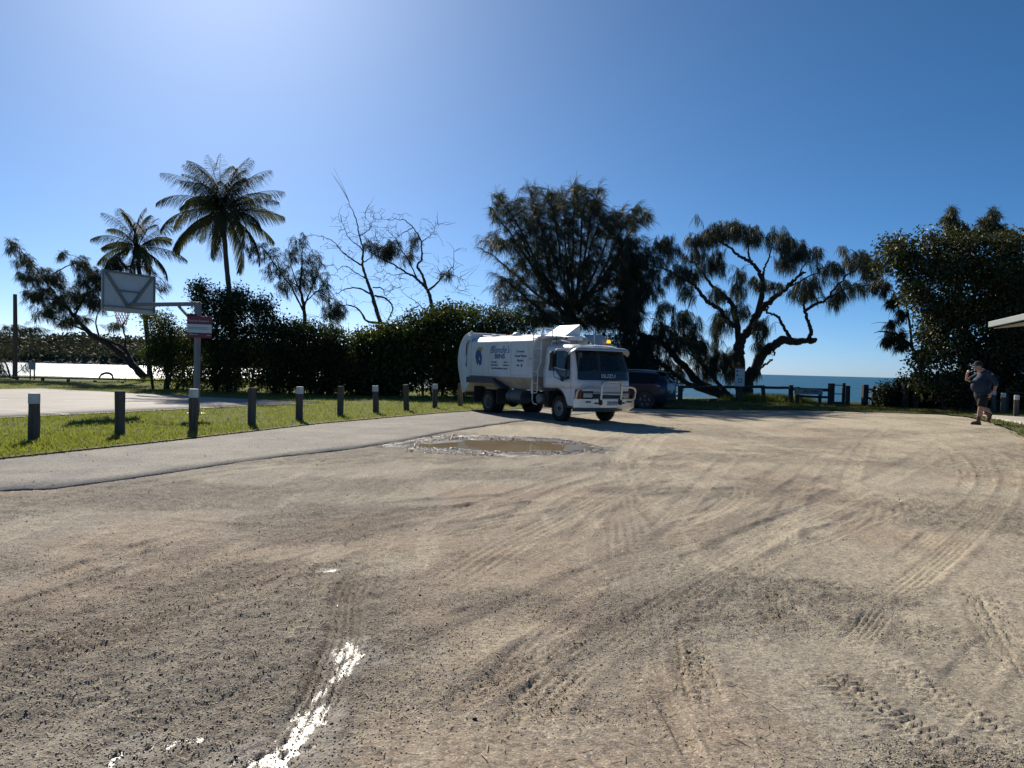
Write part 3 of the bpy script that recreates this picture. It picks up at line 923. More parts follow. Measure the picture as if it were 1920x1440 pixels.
# tailgate: side outline curved at the rear
arc = []
for k in range(15):
    a = R(80 + 118 * k / 14)
    arc.append((-5.50 + 0.92 * math.cos(a) * 0.95, 1.80 + 0.98 * math.sin(a)))
tg = [(-5.39, 2.74)] + arc + [(-5.98, 0.62), (-5.86, 0.62), (-5.39, 1.05)]
b = MB(); b.prism(tg, -1.0, 1.0, 'y'); b.build('tailgate', BODYW, truck, 30, 0.015)
for s in (-1, 1):
    b = MB(); b.box((-5.48, s * 1.03, 1.9), (0.14, 0.05, 1.6)); b.build('tailgate_frame', BODYW, truck, 30, 0.01)
    b = MB(); b.tube([(-5.30, s * 1.09, 2.50), (-5.52, s * 1.10, 2.35), (-5.60, s * 1.09, 1.9), (-5.57, s * 1.08, 1.55)], 0.018, 6); b.build('hydraulic_hose', CHASSIS, truck)
    b = MB(); b.cyl((-5.60, s * 1.075, 2.55), (-5.60, s * 1.075, 1.6), 0.035, n=10); b.build('hydraulic_ram', GALV, truck)
    b = MB(); b.ball((-5.45, s * 0.95, 2.78), (0.05, 0.05, 0.07)); b.build('marker_lamp', BODYW, truck)
b = MB(); b.box((-4.35, -0.55, 2.66), (0.28, 0.24, 0.1)); b.build('roof_hatch', BODYW, truck, 30, 0.01)
b = MB(); b.ball((-3.05, -0.55, 2.60), (0.22, 0.16, 0.16)); b.build('roof_dome', BODYW, truck)
b = MB(); b.cyl((-4.9, 0.2, 2.6), (-4.9, 0.2, 2.76), 0.09, n=14); b.build('beacon', AMBER, truck, 30, 0.01)
# roof pipes
b = MB(); b.tube(rounded([(-5.3, -0.6, 2.66), (-4.4, -0.62, 2.63), (-3.6, -0.5, 2.64), (-1.3, -0.5, 2.64)], 0.1), 0.022, 8); b.build('roof_pipe', GALV, truck)
# wedge shaped hopper cover
b = MB()
b.add([(-1.78, -0.32, 2.58), (-0.66, -0.32, 2.58), (-0.66, 0.30, 2.58), (-1.78, 0.30, 2.58), (-1.78, 0.28, 2.97), (-0.66, 0.28, 2.97)],
      [(0, 1, 5, 4), (1, 2, 5), (0, 4, 3), (2, 3, 4, 5), (0, 3, 2, 1)])
b.build('hopper_cover', WHITE, truck, 20, 0.006)
b = MB(); b.box((-0.75, 0.25, 2.0), (0.06, 0.06, 1.16)); b.box((-0.95, 0, 2.555), (0.5, 1.2, 0.05)); b.build('hopper_frame', BODYW, truck, 30, 0.006)
b = MB(); b.prism([(-1.19, 2.45), (-0.45, 2.52), (-0.45, 2.56), (-1.19, 2.56)], -0.98, 0.9, 'y'); b.build('front_canopy', BODYW, truck, 30, 0.006)
b = MB(); b.box((-0.25, -0.38, 2.49), (0.85, 0.30, 0.13)); b.build('roof_box', WHITE, truck, 30, 0.02)
b = MB(); b.box((-0.25, -0.535, 2.50), (0.10, 0.006, 0.06)); b.build('roof_box_badge', BLACKP, truck)
b = MB(); b.hexa([(0.24, -0.30, 2.58), (0.27, -0.30, 2.58), (0.27, 0.52, 2.58), (0.24, 0.52, 2.58)] and
                 [(0.58, -0.20, 2.32), (0.61, -0.20, 2.32), (0.61, 0.55, 2.32), (0.58, 0.55, 2.32), (0.22, -0.27, 2.62), (0.25, -0.27, 2.62), (0.25, 0.48, 2.62), (0.22, 0.48, 2.62)])
b.build('wind_deflector', SLATE and mat('deflector_shade_blue', (0.33, 0.37, 0.42), 0.4, var=0.05), truck, 30, 0.004)  # blue-grey colour holds the plate's shade and sky reflection
for yy in (-0.1, 0.40):
    b = MB(); b.cyl((0.56, yy, 2.34), (0.56, yy, 2.66), 0.018, n=8); b.build('deflector_strut', GALV, truck)
b = MB(); b.cyl((0.70, 0.34, 2.33), (0.70, 0.34, 2.36), 0.085, n=18); b.build('beacon_base', BLACKP, truck)
b = MB(); b.lathe([(0.0001, 2.36), (0.062, 2.36), (0.060, 2.43), (0.05, 2.455), (0.0001, 2.46)], (0.70, 0.34, 0), 'z', 20); b.build('beacon', BEACON, truck, 40)
b = MB(); b.tube([(-0.30, -0.85, 2.3), (-0.36, -0.86, 2.75)], [0.012, 0.004], 6); b.build('antenna', BLACKP, truck)
b = MB(); b.tube([(-0.62, -0.80, 2.28), (-0.62, -0.80, 2.40), (-0.30, -0.72, 2.42), (0.05, -0.60, 2.36)], 0.025, 8); b.build('snorkel_pipe', GALV, truck)

# ladder
b = MB()
b.tube(rounded([(-1.20, -1.10, 1.02), (-1.20, -1.10, 2.62), (-1.20, -1.02, 2.80), (-1.22, -0.72, 2.80), (-1.22, -0.70, 2.58)], 0.12), 0.022, 8); b.build('ladder_rail', GALV, truck)
b = MB()
b.tube(rounded([(-0.92, -1.10, 0.86), (-0.92, -1.10, 1.55), (-0.76, -1.10, 1.72), (-0.76, -1.10, 2.62), (-0.76, -1.02, 2.80), (-0.80, -0.68, 2.80), (-0.80, -0.66, 2.56)], 0.10), 0.022, 8); b.build('ladder_rail', GALV, truck)
for zz in (1.10, 1.46, 1.82, 2.16, 2.48):
    b = MB(); b.cyl((-1.20, -1.10, zz), (-0.92 if zz < 1.6 else -0.76, -1.10, zz), 0.016, n=8); b.build('ladder_rung', GALV, truck)
b = MB(); b.box((-1.24, -1.08, 0.98), (0.10, 0.03, 0.42)); b.build('ladder_bracket', WHITE, truck, 30, 0.006)
b = MB(); b.tube(rounded([(-1.25, -1.06, 0.80), (-1.25, -1.06, 0.48), (-0.98, -1.06, 0.44)], 0.12), 0.02, 8); b.build('lower_step', GALV, truck)
b = MB(); b.tube(rounded([(-1.2, -1.08, 0.80), (-0.98, -1.08, 0.80), (-0.95, -1.08, 1.0)], 0.06), 0.018, 8); b.build('middle_step', GALV, truck)

# rear mudguard
for s in (-1, 1):
    b = MB()
    y0, y1 = sorted((s * 0.62, s * 1.12))
    b.prism([(-5.48, 1.00), (-5.48, 1.20), (-3.62, 1.20), (-3.60, 1.14), (-3.10, 0.90), (-3.16, 0.84), (-3.62, 1.03)], y0, y1, 'y')
    b.build('mudguard', SLATE, truck, 25, 0.012)
    b = MB(); b.box((-3.30, s * 0.92, 0.60), (0.03, 0.40, 0.52)); b.build('mud_flap', BLACKP, truck)
    b = MB(); b.box((-4.95, s * 0.85, 0.62), (0.03, 0.45, 0.55)); b.build('mud_flap', BLACKP, truck)
b = MB(); b.box((-5.85, 0, 0.58), (0.10, 1.9, 0.14)); b.build('rear_bumper', SLATE, truck, 30, 0.01)

# --- lettering on the right side wall
RS = (R(90), 0, 0); YW = -1.0485
text_mesh('lettering', "Blondie's", 0.33, MIDINK, truck, (-3.33, YW, 2.14), RS, shear=0.5, offset=0.003, sx=1.05)
b = MB(); b.tube([(-3.93, YW, 2.13), (-3.86, YW, 2.22), (-3.74, YW, 2.28), (-3.62, YW, 2.27)], [.004, .013, .016, .006], 6); b.build('lettering_swash', MIDINK, truck)
text_mesh('lettering', 'BINS', 0.215, BLUEINK, truck, (-3.30, YW, 1.925), RS, offset=0.006, sx=1.5)
def word_strip(X0, X1, zc, hgt, name='small_print', m=BLUEINK, seed=1, yw=YW):
    """a line of print too small to read: separate upright strokes"""
    r = random.Random(seed); b = MB(); xx = X0
    while xx < X1:
        w = r.uniform(.018, .034)
        if r.random() > .12: b.box((xx + w / 2, yw, zc + r.uniform(-.004, .004)), (w, 0.003, hgt * r.uniform(.7, 1)))
        xx += w + r.uniform(.006, .012)
    return tag(b.build(name, m, truck), kind='stuff')
word_strip(-3.86, -3.50, 1.735, .055, seed=1); word_strip(-3.05, -2.78, 1.735, .055, seed=2)
word_strip(-3.92, -3.44, 1.635, .050, seed=3); word_strip(-3.15, -2.70, 1.635, .050, seed=4)
text_mesh('lettering', 'www.blondiesbins.com.au', 0.095, BLUEINK, truck, (-3.32, YW, 1.53), RS, sx=1.05, offset=0.002)
text_mesh('lettering', 'Domestic', 0.115, MIDINK, truck, (-2.02, YW, 2.09), RS, sx=1.1, offset=0.002)
text_mesh('lettering', 'Green Waste', 0.115, BLUEINK, truck, (-2.02, YW, 1.945), RS, sx=1.1, offset=0.003)
text_mesh('lettering', 'Service', 0.115, BLUEINK, truck, (-2.02, YW, 1.80), RS, sx=1.1, offset=0.003)
b = MB(); b.box((-2.16, YW, 1.64), (0.14, .003, .05)); b.build('card_mark', BLUEINK, truck)
b = MB(); b.box((-1.94, YW, 1.64), (0.08, .003, .09)); b.build('card_mark', REDINK, truck)
word_strip(-1.50, -1.32, 1.86, .03, seed=8)
# emblem: a tipping blue bin with a yellow-green lid
def flat(poly, name, m, parent):
    b = MB(); b.prism([(u, v) for u, v in poly], YW - .002, YW + .002, 'y'); return b.build(name, m, parent)
eb = flat([(-4.93, 2.08), (-4.85, 2.16), (-4.62, 2.14), (-4.50, 1.92), (-4.53, 1.66), (-4.66, 1.60), (-4.74, 1.72), (-4.80, 1.62), (-4.88, 1.70), (-4.97, 1.92)], 'emblem', BLUEINK, truck)
flat([(-4.84, 2.17), (-4.72, 2.26), (-4.52, 2.24), (-4.46, 2.16), (-4.60, 2.06), (-4.70, 2.10)], 'emblem_lid', YELLOWINK, eb)
flat([(-4.70, 1.84), (-4.66, 1.92), (-4.63, 1.84), (-4.66, 1.78)], 'emblem_highlight', PLATEM, eb).location.y = -.003

# ------------------------------------------------------------------ cab
W0 = 1.02
def cab_front(z):
    return float(np.interp(z, [0.5, 1.0, 1.27, 1.55, 2.15, 2.24, 2.30], [1.08, 1.08, 1.075, 1.04, 0.80, 0.70, 0.52]))
def cab_half(z):
    return float(np.interp(z, [0.5, 1.0, 1.5, 2.15, 2.24, 2.30], [1.00, 1.01, 1.00, 0.93, 0.88, 0.76]))
XB = -0.72
SX = [XB, -0.62, -0.46, -0.08, 0.20, 0.46, 0.60]             # stations along each side, last one before the corner
def outline(z, off=0.0):
    f = cab_front(z) + off; w = cab_half(z) + off; cr = 0.30
    pts = []
    xs = [s for s in SX]
    lim = f - cr
    xs = [min(s, lim - 0.02 * (len(SX) - 1 - i)) if s > lim - 0.3 else s for i, s in enumerate(xs)]
    pts += [(s, -w) for s in xs]
    for k in range(6):                                          # corner
        a = R(-90 + 90 * k / 5)
        pts.append((lim + cr * math.cos(a) * 1.0, -w + cr + cr * math.sin(a)))
    bow = 0.05
    for k in range(1, 8):
        y_ = (-w + cr) + (2 * (w - cr)) * k / 8
        pts.append((f + bow * (1 - (y_ / (w - cr)) ** 2), y_))
    for k in range(6):
        a = R(0 + 90 * k / 5)
        pts.append((lim + cr * math.cos(a), w - cr + cr * math.sin(a)))
    pts += [(s, w) for s in reversed(xs)]
    return pts
ZL = [1.00, 1.14, 1.27, 1.52, 1.62, 2.08, 2.15, 2.24, 2.30]
rings = [outline(z) for z in ZL]
NP = len(rings[0]); ns = len(SX)
iF0, iF1 = ns + 1, NP - ns - 2                                  # windscreen columns
def is_screen(i, j):                                            # glass of the windscreen
    return iF0 + 1 <= i < iF1 - 1 and ZL[j] >= 1.52 - 1e-6 and ZL[j + 1] <= 2.15 + 1e-6
def is_black(i, j):
    return iF0 + 1 <= i < iF1 - 1 and ZL[j] >= 1.27 - 1e-6 and ZL[j + 1] <= 1.52 + 1e-6
def side_win(i, j):
    k = i if i < ns - 1 else (NP - 2 - i if NP - 2 - i < ns - 1 else None)
    if k is None: return 0
    if 2 <= k <= 5 and ZL[j] >= 1.52 - 1e-6 and ZL[j + 1] <= 2.08 + 1e-6: return 1
    if 4 <= k <= 5 and ZL[j] >= 1.27 - 1e-6 and ZL[j + 1] <= 1.52 + 1e-6: return 1
    if k == 3 and abs(ZL[j] - 1.27) < 1e-6: return 2
    return 0
shell = MB(); screen = MB(); black = MB(); winr = MB(); winl = MB()
def cell(i, j):
    a, b_ = rings[j][i], rings[j][i + 1]; d, c_ = rings[j + 1][i], rings[j + 1][i + 1]
    return [(a[0], a[1], ZL[j]), (b_[0], b_[1], ZL[j]), (c_[0], c_[1], ZL[j + 1]), (d[0], d[1], ZL[j + 1])]
for j in range(len(ZL) - 1):
    for i in range(NP - 1):
        q = cell(i, j)
        sw = side_win(i, j)
        tgt = winr if i < ns else winl
        if is_screen(i, j): screen.add(q, [(0, 1, 2, 3)])
        elif is_black(i, j): black.add(q, [(0, 1, 2, 3)])
        elif sw == 1: tgt.add(q, [(0, 1, 2, 3)])
        elif sw == 2:
            if i < ns: shell.add([q[0], q[1], q[3]], [(0, 1, 2)]); tgt.add([q[1], q[2], q[3]], [(0, 1, 2)])
            else: shell.add([q[0], q[1], q[2]], [(0, 1, 2)]); tgt.add([q[0], q[2], q[3]], [(0, 1, 2)])
        else: shell.add(q, [(0, 1, 2, 3)])
top = rings[-1]
shell.add([(p_[0], p_[1], 2.30) for p_ in top] + [(-0.1, 0, 2.33)], [(i, (i + 1) % NP, NP) for i in range(NP)])
# rear wall with a window opening
wb = cab_half(1.0)
shell.add([(XB, -wb, 1.0), (XB, wb, 1.0), (XB, wb, 1.6), (XB, -wb, 1.6)], [(0, 1, 2, 3)])
shell.add([(XB, -.93, 2.1), (XB, .93, 2.1), (XB, .76, 2.3), (XB, -.76, 2.3)], [(0, 1, 2, 3)])
shell.add([(XB, -.99, 1.6), (XB, -.5, 1.6), (XB, -.5, 2.1), (XB, -.93, 2.1)], [(0, 1, 2, 3)])
shell.add([(XB, .5, 1.6), (XB, .99, 1.6), (XB, .93, 2.1), (XB, .5, 2.1)], [(0, 1, 2, 3)])
so = shell.build('cab', WHITE, truck, 40)
md = so.modifiers.new('thickness', 'SOLIDIFY'); md.thickness = 0.035; md.offset = -1
screen.build('windscreen', GLASS, truck, 180)
black.build('black_nose_panel', mat('black_gloss_panel', (0.012, 0.013, 0.016), 0.12, var=0.1, spec=0.5), truck, 180)
winr.build('side_window', GLASS, truck, 180); winl.build('side_window', GLASS, truck, 180)
b = MB(); b.add([(XB + .01, -.5, 1.6), (XB + .01, .5, 1.6), (XB + .01, .5, 2.1), (XB + .01, -.5, 2.1)], [(0, 1, 2, 3)]); b.build('rear_window', GLASS, truck)
# rubber seals
def seal(path, r=0.014, name='window_seal'):
    b = MB(); b.tube(path, r, 6); return b.build(name, BLACKP, truck)
def sidept(X_, z, s=-1, off=0.004):
    return (X_, s * (cab_half(z) + off), z)
for s in (-1, 1):
    seal([sidept(*q, s) for q in [(-.46, 1.52), (-.46, 1.8), (-.45, 2.08), (0.1, 2.09), (.42, 2.08), (.52, 1.8), (.59, 1.55), (.60, 1.30), (.46, 1.27), (.20, 1.27), (-.08, 1.52), (-.46, 1.52)]])
    seal([sidept(*q, s) for q in [(-.64, 1.02), (-.64, 1.6), (-.60, 2.18)]], 0.004, 'door_gap')
    seal([sidept(*q, s) for q in [(.70, 0.80), (.68, 1.2), (.66, 1.5)]], 0.004, 'door_gap')
    b = MB(); b.box((-0.42, s * 1.02, 1.30), (0.16, 0.025, 0.035)); b.build('door_handle', WHITE, truck, 30, 0.008)
ol = [outline(z, 0.004) for z in (1.27, 2.15)]
for ring_, z in zip(ol, (1.27, 2.15)):
    seal([(ring_[i][0], ring_[i][1], z) for i in range(iF0 + 1, iF1)], 0.012)
for i in (iF0 + 1, iF1 - 1):
    seal([(*outline(z, 0.004)[i], z) for z in (1.27, 1.4, 1.52, 1.8, 2.15)], 0.014)
# lower cab panels with the wheel arch
arch = [(0.0 + 0.50 * math.cos(a), 0.42 + 0.56 * math.sin(a)) for a in np.linspace(R(20), R(95), 10)]
poly = [(XB + 0.02, 0.997), (XB + 0.02, 0.965), (-0.3, 0.965)] + list(reversed(arch)) + [(0.55, 0.50), (0.80, 0.49), (0.80, 0.997)]
for s in (-1, 1):
    b = MB(); y0, y1 = sorted((s * 1.008, s * 0.93)); b.prism(poly, y0, y1, 'y'); b.build('door_sill_panel', WHITE, truck, 30, 0.006)
    b = MB(); b.tube([(XB + .02, s * 1.00, 0.955), (-0.3, s * 1.0, 0.955)] + [(u - .012, s * 1.0, v - .012) for u, v in reversed(arch)] + [(0.53, s * 1.0, 0.47)], 0.03, 8); b.build('wheel_arch_trim', BLACKP, truck)
    b = MB()
    la = [(0.0 + 0.50 * math.cos(a), 0.42 + 0.53 * math.sin(a)) for a in np.linspace(R(5), R(175), 16)]
    for (u0, v0), (u1, v1) in zip(la[:-1], la[1:]):
        b.add([(u0, s * 0.98, v0), (u1, s * .98, v1), (u1, s * .5, v1), (u0, s * .5, v0)], [(0, 1, 2, 3)])
    b.build('wheel_arch_liner', CHASSIS, truck)
    b = MB(); b.box((0.62, s * 0.96, 0.46), (0.34, 0.12, 0.05)); b.build('cab_step', BLACKP, truck, 30, 0.01)
b = MB(); b.box((0.0, 0, 0.98), (1.5, 1.9, 0.06)); b.build('cab_floor', CHASSIS, truck)
# front panel below the nose
fr = MB()
for zz0, zz1 in ((0.72, 1.0),):
    r0, r1 = outline(1.0, -0.006), outline(1.0)
    for i in range(ns - 1, NP - ns):
        a, b_ = r0[i], r0[i + 1]; d, c_ = r1[i], r1[i + 1]
        fr.add([(a[0], a[1], zz0), (b_[0], b_[1], zz0), (c_[0], c_[1], zz1), (d[0], d[1], zz1)], [(0, 1, 2, 3)])
fo = fr.build('front_panel', WHITE, truck, 40)
def fx(y_, z_):                                                # x of the nose at y
    r_ = outline(max(1.0, z_)); best = min(r_[ns:NP - ns], key=lambda q: abs(q[1] - y_)); return best[0]
b = MB(); b.box((fx(0, .83) + .004, 0, 0.80), (0.03, 1.06, 0.12)); gr = b.build('grille', BLACKP, truck, 30, 0.01)
for zz in (0.765, 0.80, 0.835):
    b = MB(); b.box((fx(0, .8) + .022, 0, zz), (0.012, 1.02, 0.012)); b.build('grille_slat', SLATE, gr)
b = MB(); b.box((fx(0, .9) + .006, 0, 0.905), (0.012, 1.1, 0.012)); b.build('panel_crease', BLACKP, truck)
for s in (-1, 1):
    rot = Matrix.Rotation(R(12 * s), 3, 'Z')
    b = MB(); b.box((1.085, s * 0.70, 0.83), (0.05, 0.36, 0.22), rot); hl = b.build('headlight', BLACKP, truck, 30, 0.02)
    b = MB(); b.box((1.10, s * 0.70, 0.815), (0.04, 0.30, 0.15), rot); b.build('lens', LENS, hl, 30, 0.02)
    rot = Matrix.Rotation(R(48 * s), 3, 'Z')
    b = MB(); b.box((0.965, s * 0.945, 0.85), (0.05, 0.20, 0.26), rot); b.build('indicator', AMBER, truck, 30, 0.015)
text_mesh('lettering', 'ISUZU', 0.155, CHROMEINK, truck, (1.125, 0.02, 1.375), (R(90 - 3), 0, R(90)), sx=1.25, offset=0.0, extrude=0.006)
# sun visor over the windscreen
v = MB()
prof = [(2.20, 0.01), (2.225, 0.08), (2.20, 0.14), (2.155, 0.185), (2.12, 0.20)]
cols = list(range(iF0 - 1, iF1 + 2)); R_ = []
for zz, off in prof:
    ro = outline(2.19, off); R_.append([(ro[i][0], ro[i][1], zz - (0.0 if iF0 + 2 <= i <= iF1 - 2 else 0.05 * min(abs(i - iF0 - 2), abs(i - iF1 + 2)))) for i in cols])
n_ = len(cols)
v.add([q for r_ in R_ for q in r_], [(j * n_ + i, j * n_ + i + 1, (j + 1) * n_ + i + 1, (j + 1) * n_ + i) for j in range(len(prof) - 1) for i in range(n_ - 1)])
vo = v.build('sun_visor', mat('visor_grey', (0.40, 0.43, 0.45), 0.3, var=0.05), truck, 60)
md = vo.modifiers.new('thickness', 'SOLIDIFY'); md.thickness = 0.008
# wipers
for y0 in (-0.45, 0.25):
    b = MB(); b.tube([(1.14, y0, 1.50), (1.10, y0 + .28, 1.58), (1.085, y0 + .5, 1.60)], 0.008, 5); b.build('wiper', BLACKP, truck)
# interior
for yy in (-0.55, 0.45):
    b = MB(); b.box((-0.28, yy, 1.28), (0.5, 0.5, 0.14)); b.box((-0.52, yy, 1.62), (0.14, 0.48, 0.62)); b.box((-0.54, yy, 2.0), (0.09, 0.26, 0.18)); b.build('seat', SEATM, truck, 30, 0.04, 3)
b = MB(); b.prism([(0.35, 1.0), (0.95, 1.0), (0.98, 1.48), (0.62, 1.5), (0.45, 1.3)], -0.92, 0.92, 'y'); b.build('dashboard', BLACKP, truck, 30, 0.03)
b = MB()
cs = Vector((0.34, -0.5, 1.52)); n3 = Vector((-0.75, 0, 0.65)).normalized(); u3 = Vector((0, 1, 0)); w3 = n3.cross(u3)
b.tube([cs + (u3 * math.cos(a) + w3 * math.sin(a)) * 0.21 for a in np.linspace(0, 2 * math.pi, 25)], 0.016, 6, False)
b.tube([cs - u3 * .2, cs + u3 * .2], 0.016, 6); b.tube([cs, cs - n3 * 0.3], 0.03, 8); b.build('steering_wheel', BLACKP, truck)
# mirrors
for s in (-1, 1):
    b = MB(); b.box((0.12, s * 1.27, 1.83), (0.10, 0.24, 0.46), Matrix.Rotation(R(-18 * s), 3, 'Z')); mo = b.build('mirror', BLACKP, truck, 30, 0.03, 3)
    b = MB(); b.tube(rounded([(0.50, s * 0.98, 2.18), (0.20, s * 1.24, 2.14), (0.16, s * 1.27, 2.0)], .08), 0.014, 6); b.tube([(0.12, s * 1.25, 1.62), (0.30, s * 1.12, 1.56), (0.42, s * 1.01, 1.54)], 0.012, 6); b.build('mirror_arm', GALV, mo)
    b = MB(); b.tube(rounded([(0.14, s * 1.24, 1.60), (0.10, s * 1.22, 1.32), (0.38, s * 1.10, 1.24), (0.44, s * 1.02, 1.34)], .06), 0.011, 6); b.ball((0.40, s * 1.12, 1.27), (0.05, 0.07, 0.08)); b.build('spot_mirror', BLACKP, mo)
# bull bar
bb = MB()
bp = [(1.02, -1.13), (1.18, -0.86), (1.26, -0.5), (1.28, 0), (1.26, 0.5), (1.18, 0.86), (1.02, 1.13)]
def bar_band(z0, z1, inset0, inset1, mb):
    n = len(bp); vs = []
    for z_, ins in ((z0, inset0), (z1, inset1)):
        for (u, w_) in bp: vs.append((u - ins, w_ * (1 - ins * 0.5), z_))
    for z_, ins in ((z0, inset0), (z1, inset1)):
        for (u, w_) in bp: vs.append((u - ins - 0.06, w_ * (1 - ins * 0.5), z_))
    fs = []
    for i in range(n - 1):
        fs += [(i, i + 1, n + i + 1, n + i), (2 * n + i, 3 * n + i, 3 * n + i + 1, 2 * n + i + 1), (n + i, n + i + 1, 3 * n + i + 1, 3 * n + i), (i, 2 * n + i, 2 * n + i + 1, i + 1)]
    fs += [(0, n, 3 * n, 2 * n), (n - 1, 3 * n - 1, 4 * n - 1, 2 * n - 1)]
    mb.add(vs, fs)
bar_band(0.46, 0.72, 0.0, 0.0, bb); bo = bb.build('bull_bar', ALU, truck, 20, 0.008)
b2 = MB(); bar_band(0.34, 0.457, 0.16, 0.012, b2); b2.build('lower_apron', ALU, bo, 20, 0.004)
b = MB(); b.box((1.13, 0.22, 0.40), (0.10, 0.62, 0.055)); b.build('apron_slot', BLACKP, bo)
b = MB(); b.tube(rounded([(1.30, -0.37, 0.70), (1.33, -0.37, 1.22), (1.33, 0.37, 1.22), (1.30, 0.37, 0.70)], 0.16, 8), 0.034, 12); b.build('centre_hoop', ALU, bo)
b = MB(); b.cyl((1.315, -0.37, 0.86), (1.315, 0.37, 0.86), 0.026, n=12); b.build('cross_tube', ALU, bo)
for s in (-1, 1):
    b = MB(); b.tube(rounded([(1.31, s * 0.37, 1.07), (1.30, s * 0.80, 1.07), (1.13, s * 1.08, 1.0), (1.06, s * 1.09, 0.71)], 0.16, 8), 0.030, 12); b.build('side_hoop', ALU, bo)
    b = MB(); b.box((1.285, s * 0.37, 0.66), (0.05, 0.10, 0.14)); b.ball((1.30, s * 0.37, 0.60), (0.03, 0.06, 0.06)); b.build('tow_bracket', BLACKP, bo, 30, 0.01)
    b = MB(); b.box((1.245, s * 0.78, 0.635), (0.05, 0.13, 0.05), Matrix.Rotation(R(14 * s), 3, 'Z')); b.build('bumper_lamp', AMBER, bo)
    b = MB(); b.prism([(s * 0.44, 0.60), (s * 0.52, 0.635), (s * 0.52, 0.612), (s * 0.58, 0.612), (s * 0.58, 0.588), (s * 0.52, 0.588), (s * 0.52, 0.565)], 1.262, 1.275, 'x'); b.build('bumper_mark', BLACKP, bo)
b = MB(); b.box((1.288, 0.08, 0.60), (0.012, 0.37, 0.135)); pl = b.build('number_plate', PLATEM, bo, 30, 0.004)
text_mesh('plate_lettering', '012·33TP', 0.105, BLUEINK, pl, (1.296, 0.08, 0.605), (R(90), 0, R(90)), sx=0.78, offset=0.002)
# ================================================================== DARK BLUE CAR
CARB = mat('dark_blue_car_paint', (0.003, 0.008, 0.026), 0.35, var=0.05, coat=0.25, dirt=(0.02, 0.02, 0.025), dirt_amt=0.3, dirt_scale=3)
CARTRIM = mat('car_black_trim', (0.015, 0.015, 0.016), 0.55, var=0.1)
ALLOY = mat('alloy_wheel', (0.52, 0.53, 0.55), 0.3, metal=0.8, var=0.05)
TAIL = mat('tail_lamp_red', (0.30, 0.015, 0.02), 0.18, var=0.1)
TAILC = mat('tail_lamp_clear', (0.50, 0.48, 0.50), 0.12, metal=0.3, var=0.25, scale=14)
hd = R(153)
cc_ = G(1210, 766.5)
clf = Vector((-math.sin(hd), math.cos(hd), 0))
corg = cc_ - clf * 0.80; corg.z = 0.0
car = empty('parked_car', corg, hd, 'dark blue five-door car parked behind the garbage truck', 'car')
# stations along x: (x, bottom, half width low, belt height, half width belt, roof height, half width roof)
ST = [(-0.86, .42, .70, .98, .72, 1.02, .60), (-0.82, .30, .80, 1.02, .82, 1.10, .64), (-0.70, .28, .86, 1.05, .88, 1.30, .62), (-0.50, .28, .895, 1.06, .905, 1.49, .60), (-0.2, .28, .91, 1.05, .91, 1.545, .61),
      (0.5, .26, .91, 1.03, .91, 1.575, .63), (1.3, .26, .91, 1.00, .91, 1.575, .64), (1.75, .26, .91, .98, .91, 1.54, .63), (2.25, .26, .91, .97, .90, 1.32, .66), (2.62, .26, .91, .97, .89, 1.06, .74),
      (3.0, .26, .90, .94, .87, 0.97, .72), (3.4, .28, .87, .88, .82, .90, .66), (3.6, .32, .78, .78, .74, .80, .58), (3.66, .40, .66, .70, .62, .72, .5)]
body = MB(); gl = MB(); glr = MB(); gll = MB(); glf = MB()
def cring(s):
    x_, zb, wl, zbelt, wb_, zr, wr = s
    h_ = [(0.0, zb), (wl * .9, zb), (wl, zb + .12), (wl * 1.01, (zb + zbelt) / 2 + .05), (wb_, zbelt), (wr + (wb_ - wr) * .12, zr - (zr - zbelt) * .12), (wr * .85, zr), (0.0, zr + .012)]
    return [(x_, q[0], q[1]) for q in h_] + [(x_, -q[0], q[1]) for q in reversed(h_[1:-1])]
RG = [cring(s) for s in ST]; n_ = len(RG[0])
for i in range(len(ST) - 1):
    for k in range(n_):
        k2 = (k + 1) % n_
        q = [RG[i][k], RG[i + 1][k], RG[i + 1][k2], RG[i][k2]]
        side_pane = k in (4, 9) and 3 <= i <= 7
        rear_pane = k in (5, 6, 7, 8) and i in (1, 2)
        front_pane = k in (5, 6, 7, 8) and i in (7, 8)
        (gll if side_pane and k == 4 else glr if side_pane else gl if rear_pane else glf if front_pane else body).add(q, [(0, 1, 2, 3)])
body.add(RG[0], [tuple(range(n_))]); body.add(RG[-1], [tuple(range(n_ - 1, -1, -1))])
bo_ = body.build('body', CARB, car, 50)
gl.build('rear_window', DARKGLASS, car, 180); glf.build('windscreen', DARKGLASS, car, 180); gll.build('side_window', DARKGLASS, car, 180); glr.build('side_window', DARKGLASS, car, 180)
b = MB(); b.box((1.2, 0, 0.80), (3.2, 1.6, 0.5)); b.box((0.4, 0, 1.1), (0.12, 1.2, 0.5)); b.box((1.5, 0, 1.1), (0.12, 1.2, 0.5)); b.build('cabin_interior', CARTRIM, car)
